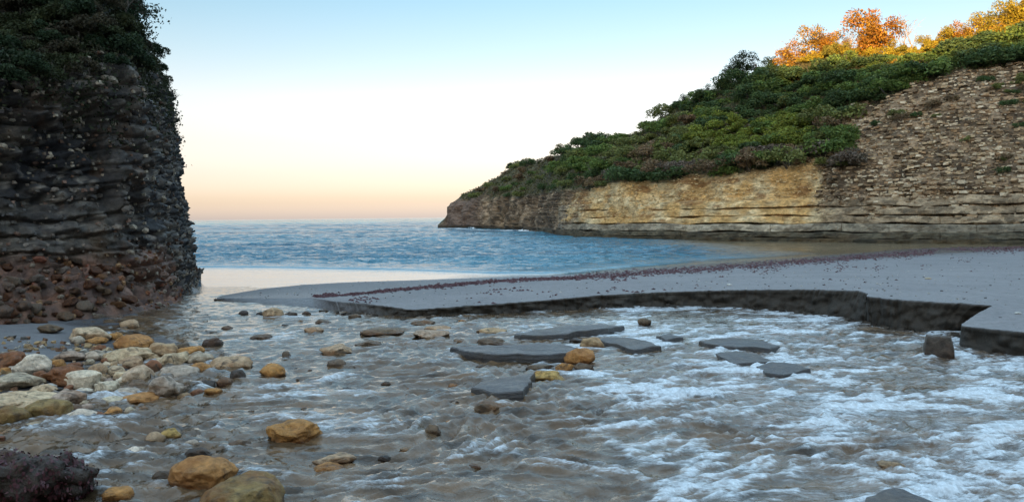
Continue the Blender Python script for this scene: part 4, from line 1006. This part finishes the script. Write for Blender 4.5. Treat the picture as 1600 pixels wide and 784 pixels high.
def shrub_meshes(seed, n, size, wide=1.1, high=.8, lumps=9):
    rg = np.random.default_rng(seed); an = rg.uniform(0, 6.28, lumps); rr = np.sqrt(rg.random(lumps)) * wide * .68
    rad_ = rg.uniform(.26, .5, lumps) * wide * .8
    cen = np.stack([rr * np.cos(an), rr * np.sin(an), high * (.35 + .55 * rg.random(lumps)) * (1.1 - .5 * rr / wide)], -1)
    V, Fc, at = leaf_mass(cen, rad_, n, size, rg, .5, .85, .6); V[:, 2] = np.maximum(V[:, 2], -.25)
    crown = mesh('foliage', V, Fc, at, smooth=False); crown.materials.append(M_LEAF)
    paths = []
    for _ in range(4):
        a = rg.uniform(0, 6.28); pts, rs_, _d = limb((0, 0, -.3), (math.cos(a) * .5, math.sin(a) * .5, 1), high * 1.1, .045 * wide, rg, 3); paths.append((pts, rs_))
    v, f = tubes(paths, 4); stem = mesh('stem', v, f); stem.materials.append(M_BARK)
    return crown, stem
def tree_meshes(seed, h, n, size, spread=.45, lean=0, gap=.0):
    rg = np.random.default_rng(seed); paths = []; tips = []
    tr_, rs_, d = limb((0, 0, -.4), (lean, 0, 1), h * .62, h * .028, rg, 6, .12); paths.append((tr_, rs_))
    for k in range(9):
        j = rg.integers(2, 7); a = rg.uniform(0, 6.28); p0 = tr_[j]; L = h * spread * rg.uniform(.45, .95)
        pts, r2, d2 = limb(p0, (math.cos(a) + lean * .5, math.sin(a), rg.uniform(.35, 1.1)), L, rs_[j] * .6, rg, 4); paths.append((pts, r2)); tips.append(pts[-1]); tips.append(pts[2])
        for _ in range(2):
            p3, r3, _d = limb(pts[-2], d2 + rg.normal(0, .6, 3), L * .5, r2[-2] * .7, rg, 3); paths.append((p3, r3)); tips.append(p3[-1])
    tips = np.array(tips); rad_ = rg.uniform(.10, .19, len(tips)) * h
    V, Fc, at = leaf_mass(tips, rad_, n, size, rg, .6, .8, .7)
    crown = mesh('crown', V, Fc, at, smooth=False); crown.materials.append(M_LEAF)
    v, f = tubes(paths, 5); trunk = mesh('trunk', v, f); trunk.materials.append(M_BARK)
    return crown, trunk
def bare_mesh(seed, h):
    rg = np.random.default_rng(seed); paths = []
    tr_, rs_, d = limb((0, 0, -.4), (rg.normal(0, .12), 0, 1), h * .9, h * .019, rg, 7, .07); paths.append((tr_, rs_))
    for k in range(11):
        j = rg.integers(2, 8); a = rg.uniform(0, 6.28); pts, r2, d2 = limb(tr_[j], (math.cos(a) * .8, math.sin(a) * .8, 1.0), h * rg.uniform(.2, .42), rs_[j] * .7, rg, 4, .12); paths.append((pts, r2))
        for _ in range(4):
            q = rg.integers(1, 5); p3, r3, _d = limb(pts[q], d2 + rg.normal(0, .55, 3), h * rg.uniform(.08, .18), max(r2[q] * .6, h * .0045), rg, 3, .15); paths.append((p3, r3))
    v, f = tubes(paths, 4); me = mesh('branches', v, f); me.materials.append(M_TWIG); return me
def plant(name, crown, wood, loc, sc_, rz, color, label, cat, group=None, cname='foliage', wname='stem'):
    e = bpy.data.objects.new(name, None); COL.objects.link(e); e.location = loc; e.rotation_euler = (0, 0, rz); e.scale = sc_ if isinstance(sc_, tuple) else (sc_,) * 3; e.empty_display_size = .2
    for nm, me in ((cname, crown), (wname, wood)):
        if me is None: continue
        o = obj(nm, me, None, e); o.color = (*color, 1)
    tag(e, label, cat, group); return e

SHR = [shrub_meshes(100 + k, 1500, .085, 1.15 + .25 * (k % 3), .75 + .15 * (k % 4), 8 + k % 5) for k in range(9)]
rg = np.random.default_rng(77); pts_, n = [], 0
vert_of = lambda fi: int(head_F[fi][0])
PALS = {'dark green': (.072, .112, .040), 'mid green': (.125, .18, .045), 'olive': (.165, .18, .055), 'yellow-green': (.19, .22, .038), 'dry brown': (.19, .13, .072), 'grey-brown': (.16, .125, .095)}
cand = []
for _ in range(9000):
    px, py = rg.uniform(735, 1640), rg.uniform(20, 310)
    h, nn, fi = hit(head_bvh, px, py)
    if h is None: continue
    vi = vert_of(fi); b_ = bare[vi]; v_ = hV[vi]
    if b_ > .5 or v_ > 3.3 or (px > 1220 and v_ > (2.72 if px < 1390 else 2.5)): continue
    dist = h.y; mn = 13 + 6 * rg.random()
    if py > 0 and any((px - q[0]) ** 2 + (1.7 * (py - q[1])) ** 2 < mn * mn for q in cand): continue
    cand.append((px, py, h, v_)); 
    if len(cand) >= 285: break
def zone(px, py, v):
    if px < 880: return 'near the seaward tip of the headland'
    if v > 2.55: return 'just below the ridge, ' + ('under the sunlit trees' if px > 1220 else 'on the falling skyline')
    if v < 1.3: return 'along the brow of the ochre cliff' + (', right half' if px > 1090 else ', left half')
    if px > 1270: return 'beside the bare stony slope'
    return 'in the middle of the green slope' + (', left part' if px < 1020 else ', right part' if px > 1150 else ', centre')
for px, py, h, v_ in cand:
    f_ = perlin(np.array([[px * .012, py * .02, .5]]))[0] + rg.normal(0, .22)
    if 1080 < px < 1265 and 185 < py < 232 and rg.random() < .75: kind = 'yellow-green'
    elif px < 870: kind = ['dark green', 'olive', 'dry brown', 'mid green'][rg.integers(0, 4)]
    elif v_ < 1.25 and rg.random() < .45: kind = ['grey-brown', 'dry brown'][rg.integers(0, 2)]
    elif py < 165: kind = ['dark green', 'dark green', 'mid green'][rg.integers(0, 3)]
    else: kind = 'dark green' if f_ < -.12 else 'mid green' if f_ < .15 else 'olive' if f_ < .4 else 'dry brown'
    cr_, st_ = SHR[rg.integers(0, 9)]; s0 = rg.uniform(.8, 1.55) * (1.0 + .2 * (py < 150)) * (.8 if px < 880 else 1.0)
    plant('shrub', cr_, st_, h - Vector((0, 0, .25)), (s0 * 1.15, s0 * 1.15, s0 * rg.uniform(.8, 1.1)), rg.uniform(0, 6.28), PALS[kind], kind + ' shrub ' + zone(px, py, v_), 'shrub', kind + ' shrubs ' + zone(px, py, v_))
# low growth between the shrubs: one mass
idx = np.where((bare < .5) & (hV > .9) & (hV < 3.25) & (hX > 725) & (hX < 1700))[0]
pk = rg.choice(idx, 42000); pos = hv2[pk] + rg.normal(0, .2, (42000, 3)) * (1, 1, .4) + (0, 0, .12)
n_ = len(pos); a = rg.normal(size=(n_, 3)); a /= np.linalg.norm(a, axis=1, keepdims=True); b = np.cross(a, rg.normal(size=(n_, 3))); b /= np.linalg.norm(b, axis=1, keepdims=True); s = rg.uniform(.08, .2, n_)[:, None]
V = np.stack([pos - a * s, pos + b * s * .5, pos + a * s, pos - b * s * .5], 1).reshape(-1, 3); gf = sstep(-.4, .5, fbm(pos * .12, 3))
low = tag(obj('low_scrub', mesh('low_scrub', V, np.arange(4 * n_).reshape(-1, 4), {'shade': np.repeat(rg.uniform(.5, 1.3, n_), 4), 'tint': np.repeat(gf, 4)}, smooth=False), M_LEAF), 'low green and brown scrub carpeting the headland slope', 'scrub', kind='stuff'); low.color = (.11, .11, .045, 1)
# tufts on the bare slope
idx = np.where((bare > .6) & (hV > 1.05) & (hV < 2.3) & (hX > 1300) & (hX < 1640))[0]; k = 0
for i in rg.choice(idx, 200):
    if perlin(hv2[i][None] * .22)[0] < .12 or k >= 34: continue
    k += 1; cr_, st_ = SHR[rg.integers(0, 9)]; s0 = rg.uniform(.28, .6); kind = ['dry brown', 'olive', 'dark green'][rg.integers(0, 3)]
    plant('tuft', cr_, st_, Vector(hv2[i]) - Vector((0, 0, .1)), s0, rg.uniform(0, 6), PALS[kind], 'small ' + kind + ' tuft growing among stones on the bare right slope', 'tuft', 'small ' + kind + ' tufts on the bare slope')

# trees along the ridge
TRE = [tree_meshes(200 + k, 5.6, 3400, .115, (.42, .5, .36, .55)[k], (.0, .25, -.1, .35)[k]) for k in range(4)]
def ridge_pt(px, back=0):
    i = int(np.argmin(np.abs(hpx - px))); j = int(np.argmin(np.abs(vs - 3))) + back; return Vector(hv2[i * len(vs) + j])
orange, amber, gold, gdark, gmid = (.33, .15, .022), (.33, .19, .028), (.31, .23, .026), (.035, .055, .022), (.07, .085, .026)
RT = [(1234, .78, 1, orange, 'rust-orange tree with arching crown at the left end of the sunlit ridge'), (1262, .92, 3, amber, 'amber tree leaning right, second from the left end of the sunlit ridge'), (1284, .72, 0, orange, 'small orange tree just left of the tallest orange ridge tree'),
      (1308, .55, 2, amber, 'low amber tree in the gap left of the tallest orange ridge tree'), (1342, 1.08, 0, orange, 'tallest orange tree on the sunlit ridge'), (1368, .98, 2, orange, 'orange tree crowding the right side of the tallest orange ridge tree'), (1392, .5, 1, gold, 'low golden tree right of the tall orange pair'),
      (1160, .78, 2, gdark, 'tall dark tree standing out of the ridge left of the bare trees'), (1140, .55, 0, gdark, 'dark ridge tree left of the tall dark one'), (1118, .5, 3, gdark, 'dark leaning tree on the ridge above the green slope'), (1100, .42, 1, gdark, 'short dark tree on the falling ridge'),
      (1068, .5, 2, gdark, 'lone dark tree on the ridge shoulder'), (1200, .5, 0, gdark, 'dark tree beneath the first bare tree'), (1440, .45, 0, gold, 'golden tree where the sunlit ridge starts to climb right'), (1462, .55, 3, gold, 'golden tree left of the orange bush on the right ridge'),
      (1488, .62, 1, orange, 'orange spreading tree on the right ridge'), (1510, .6, 2, amber, 'amber tree right of the orange spreading tree'), (1532, .68, 0, gold, 'golden-green tree left of the top right corner'), (1556, .72, 3, gold, 'golden-green tree second from the right edge of the ridge'), (1582, .78, 2, gold, 'golden-green tree at the top right corner'), (1610, .8, 1, gold, 'golden tree cut by the right edge of the photo')]
for px, s0, k, c, lab in RT:
    plant('ridge_tree', TRE[k][0], TRE[k][1], ridge_pt(px, -1 if px > 1400 else 0) - Vector((0, 0, .2)), (s0 * 1.05, s0 * 1.05, s0), rg.uniform(-.6, .6), c, lab, 'tree', 'trees along the ridge', 'crown', 'trunk')
# golden bushes filling the sunlit crest
def cz(px): return 'under the orange trees' if px < 1400 else 'between the leafless pair and the orange spreading tree' if px < 1490 else 'near the top right corner'
for px in list(range(1226, 1400, 9)) + list(range(1402, 1640, 5)):
    cr_, st_ = SHR[rg.integers(0, 9)]; s0 = rg.uniform(.65, 1.05); c = [gold, amber, gold, (.2, .17, .03)][rg.integers(0, 4)]
    plant('crest_bush', cr_, st_, ridge_pt(px + rg.uniform(-4, 4), -int(rg.integers(0, 5 if px < 1400 else 22))) - Vector((0, 0, .2)), (s0, s0, s0 * rg.uniform(.9, 1.3)), rg.uniform(0, 6), c, 'golden sunlit bush on the crest ' + cz(px), 'bush', 'sunlit bushes on the crest ' + cz(px))
BAR = [bare_mesh(300 + k, 4.0) for k in range(3)]
for i, (px, s0, lab) in enumerate([(1186, .62, 'shorter leafless tree on the ridge left of the orange trees'), (1215, .95, 'leafless tree at the left end of the sunlit orange trees'), (1328, 1.0, 'pale leafless tree just left of the tallest orange tree'), (1416, 1.05, 'left one of two leafless trees right of the orange trees'), (1434, 1.12, 'right one of two leafless trees right of the orange trees')]):
    o = obj('bare_tree', BAR[i % 3], None, None, ridge_pt(px) - Vector((0, 0, .2))); o.scale = (s0,) * 3; o.rotation_euler = (0, 0, i * 1.3); tag(o, lab, 'tree', 'leafless trees on the ridge')
for px, s0, c, lab in [(812, 1.15, gdark, 'rounded dark bush low on the seaward ridge'), (845, .7, gdark, 'small upright bush right of the rounded dark bush'), (880, .95, gmid, 'dark green bush cluster, left of a pair on the seaward ridge'), (916, 1.1, gdark, 'dark rounded bush standing highest on the seaward ridge'), (795, .9, gmid, 'green bush at the lower seaward end of the ridge')]:
    cr_, st_ = SHR[int(px) % 9]; plant('ridge_bush', cr_, st_, ridge_pt(px), (s0 * 1.5, s0 * 1.5, s0 * 1.5), px, c, lab, 'bush', 'bushes on the seaward ridge')

# left cliff: hanging growth, shrubs and the trees on its brow
idx = np.where((pu > .45) & (pu < .985) & (pi_ > 100) & (pi_ < 540))[0]
keepm = rg.random(len(idx)) < (.04 + .96 * sstep(.54, .74, pu[idx] + .12 * fbm(cp[idx] * .7, 3))); idx = idx[keepm]
n_ = 95000; pk = rg.choice(idx, n_); pos = cp2[pk] + cn[pk] * rg.uniform(-.02, .16, (n_, 1)) + rg.normal(0, .05, (n_, 3))
a = rg.normal(size=(n_, 3)); a /= np.linalg.norm(a, axis=1, keepdims=True); b = np.cross(a, rg.normal(size=(n_, 3))); b /= np.linalg.norm(b, axis=1, keepdims=True); s = rg.uniform(.025, .06, n_)[:, None]
V = np.stack([pos - a * s, pos + b * s * .5, pos + a * s, pos - b * s * .5], 1).reshape(-1, 3)
iv_ = tag(obj('hanging_growth', mesh('hanging_growth', V, np.arange(4 * n_).reshape(-1, 4), {'shade': np.repeat(rg.uniform(.4, 1.4, n_), 4), 'tint': np.repeat(sstep(-.5, .5, fbm(pos * .5, 3)), 4)}, smooth=False), M_LEAF), 'dark ivy-like growth hanging over the upper left cliff', 'growth', kind='stuff'); iv_.color = (.045, .05, .026, 1)
def lz(px, py): return ('near the left edge' if px < 70 else 'along its sky edge' if px > 165 else 'in the middle') + (', top row' if py < 45 else ', lower fringe' if py > 105 else ', mid height')
SHL = [shrub_meshes(400 + k, 2600, .042, .75, .6, 10) for k in range(5)]
k = 0; used = []
for _ in range(2500):
    px, py = rg.uniform(-10, 262), rg.uniform(2, 165); h, nn, fi = hit(cliff_bvh, px, py)
    if h is None or k >= 60: continue
    vi = int(cliff_F[fi][0])
    if pu[vi] < .68 or any((px - q[0]) ** 2 + (py - q[1]) ** 2 < 17 ** 2 for q in used): continue
    used.append((px, py)); k += 1; s0 = rg.uniform(.4, .85); c = [(.030, .048, .022), (.05, .058, .024), (.06, .05, .03)][rg.integers(0, 3)]
    cr_, st_ = SHL[rg.integers(0, 5)]; nm = ('dark green', 'olive green', 'brownish')[[(.030, .048, .022), (.05, .058, .024), (.06, .05, .03)].index(c)]
    plant('cliff_shrub', cr_, st_, h - Vector((0, 0, .12)), s0, rg.uniform(0, 6), c, nm + ' shrub on the upper left cliff ' + lz(px, py), 'shrub', nm + ' shrubs on the left cliff ' + lz(px, py))
TRL = [tree_meshes(500 + k, 3.0, 2600, .05, .5, (.1, -.15, .2)[k]) for k in range(3)]
for i, (px, py, y, s0, lab) in enumerate([(-62, 75, 18.2, .8, 'dark tree in the top left corner above the left cliff'), (118, 70, 18.8, .55, 'dark tree on the cliff brow right of the gap of sky'), (150, 60, 19.4, .8, 'dark leafy tree on the left cliff beside the steep top'), (185, 40, 20.0, .7, 'dark tree near the top edge on the steep left cliff')]):
    q = PD(px, py, y); h = cliff_bvh.ray_cast(Vector((q.x, q.y, 30)), Vector((0, 0, -1)))[0]
    loc = h if h is not None else q
    plant('brow_tree', TRL[i % 3][0], TRL[i % 3][1], loc - Vector((0, 0, .15)), s0, i * 1.7, (.026, .044, .024), lab, 'tree', 'trees on the brow of the left cliff', 'crown', 'trunk')
# sprigs that break the cliff's skyline
SPR = bare_mesh(340, 1.0); k = 0
for px, py in [(262, 130), (266, 152), (250, 112), (268, 172), (238, 88)]:
    for dx in range(0, 40):
        h, nn, fi = hit(cliff_bvh, px + 8 - dx, py)
        if h is not None: break
    if h is None: continue
    o = obj('dry_sprig', SPR, None, None, h); o.scale = (.45,) * 3; o.rotation_euler = (0, .7, k * 1.1); k += 1
    tag(o, 'thin dry sprig sticking out from the skyline of the left cliff', 'sprig', 'sprigs on the left cliff skyline')

# surf breaking at the foot of the point
M_SURF = m_plain('surf', (.7, .75, .78), (.85, .88, .9), 2, .6)
for i, (pl, hh, lab) in enumerate([([(716, 357.6), (730, 357.8), (744, 358.6)], .75, 'white surf breaking at the tip of the headland'), ([(806, 361.6), (816, 362), (829, 363)], .55, 'white surf breaking against the dark rocks right of the tip')]):
    q = resample(np.array([tuple(P(a, b, SEA_Z)) for a, b in pl]), 60); Gs = []
    for k in range(60):
        hgt = hh * math.sin(math.pi * (k + .5) / 60) ** .6 * (.55 + .5 * perlin(np.array([[k * .22, i * 5.0, 1.0]]))[0])
        Gs.append([q[k] + np.array([0, -w, 0]) + np.array([0, 0, z * hgt]) for w, z in ((-1.0, -.3), (-.6, .5), (-.25, .9), (0, 1.0), (.3, .75), (.6, .4), (1.3, .05), (1.7, -.4))])
    Gs = np.array(Gs); V = Gs.reshape(-1, 3); V = V + .10 * np.stack([fbm(V * 2, 3), fbm(V * 2 + 9, 3), fbm(V * 2 + 20, 3)], -1)
    tag(obj('surf', mesh('surf', V, grid_faces(60, 8)), M_SURF), lab, 'surf', kind='stuff')
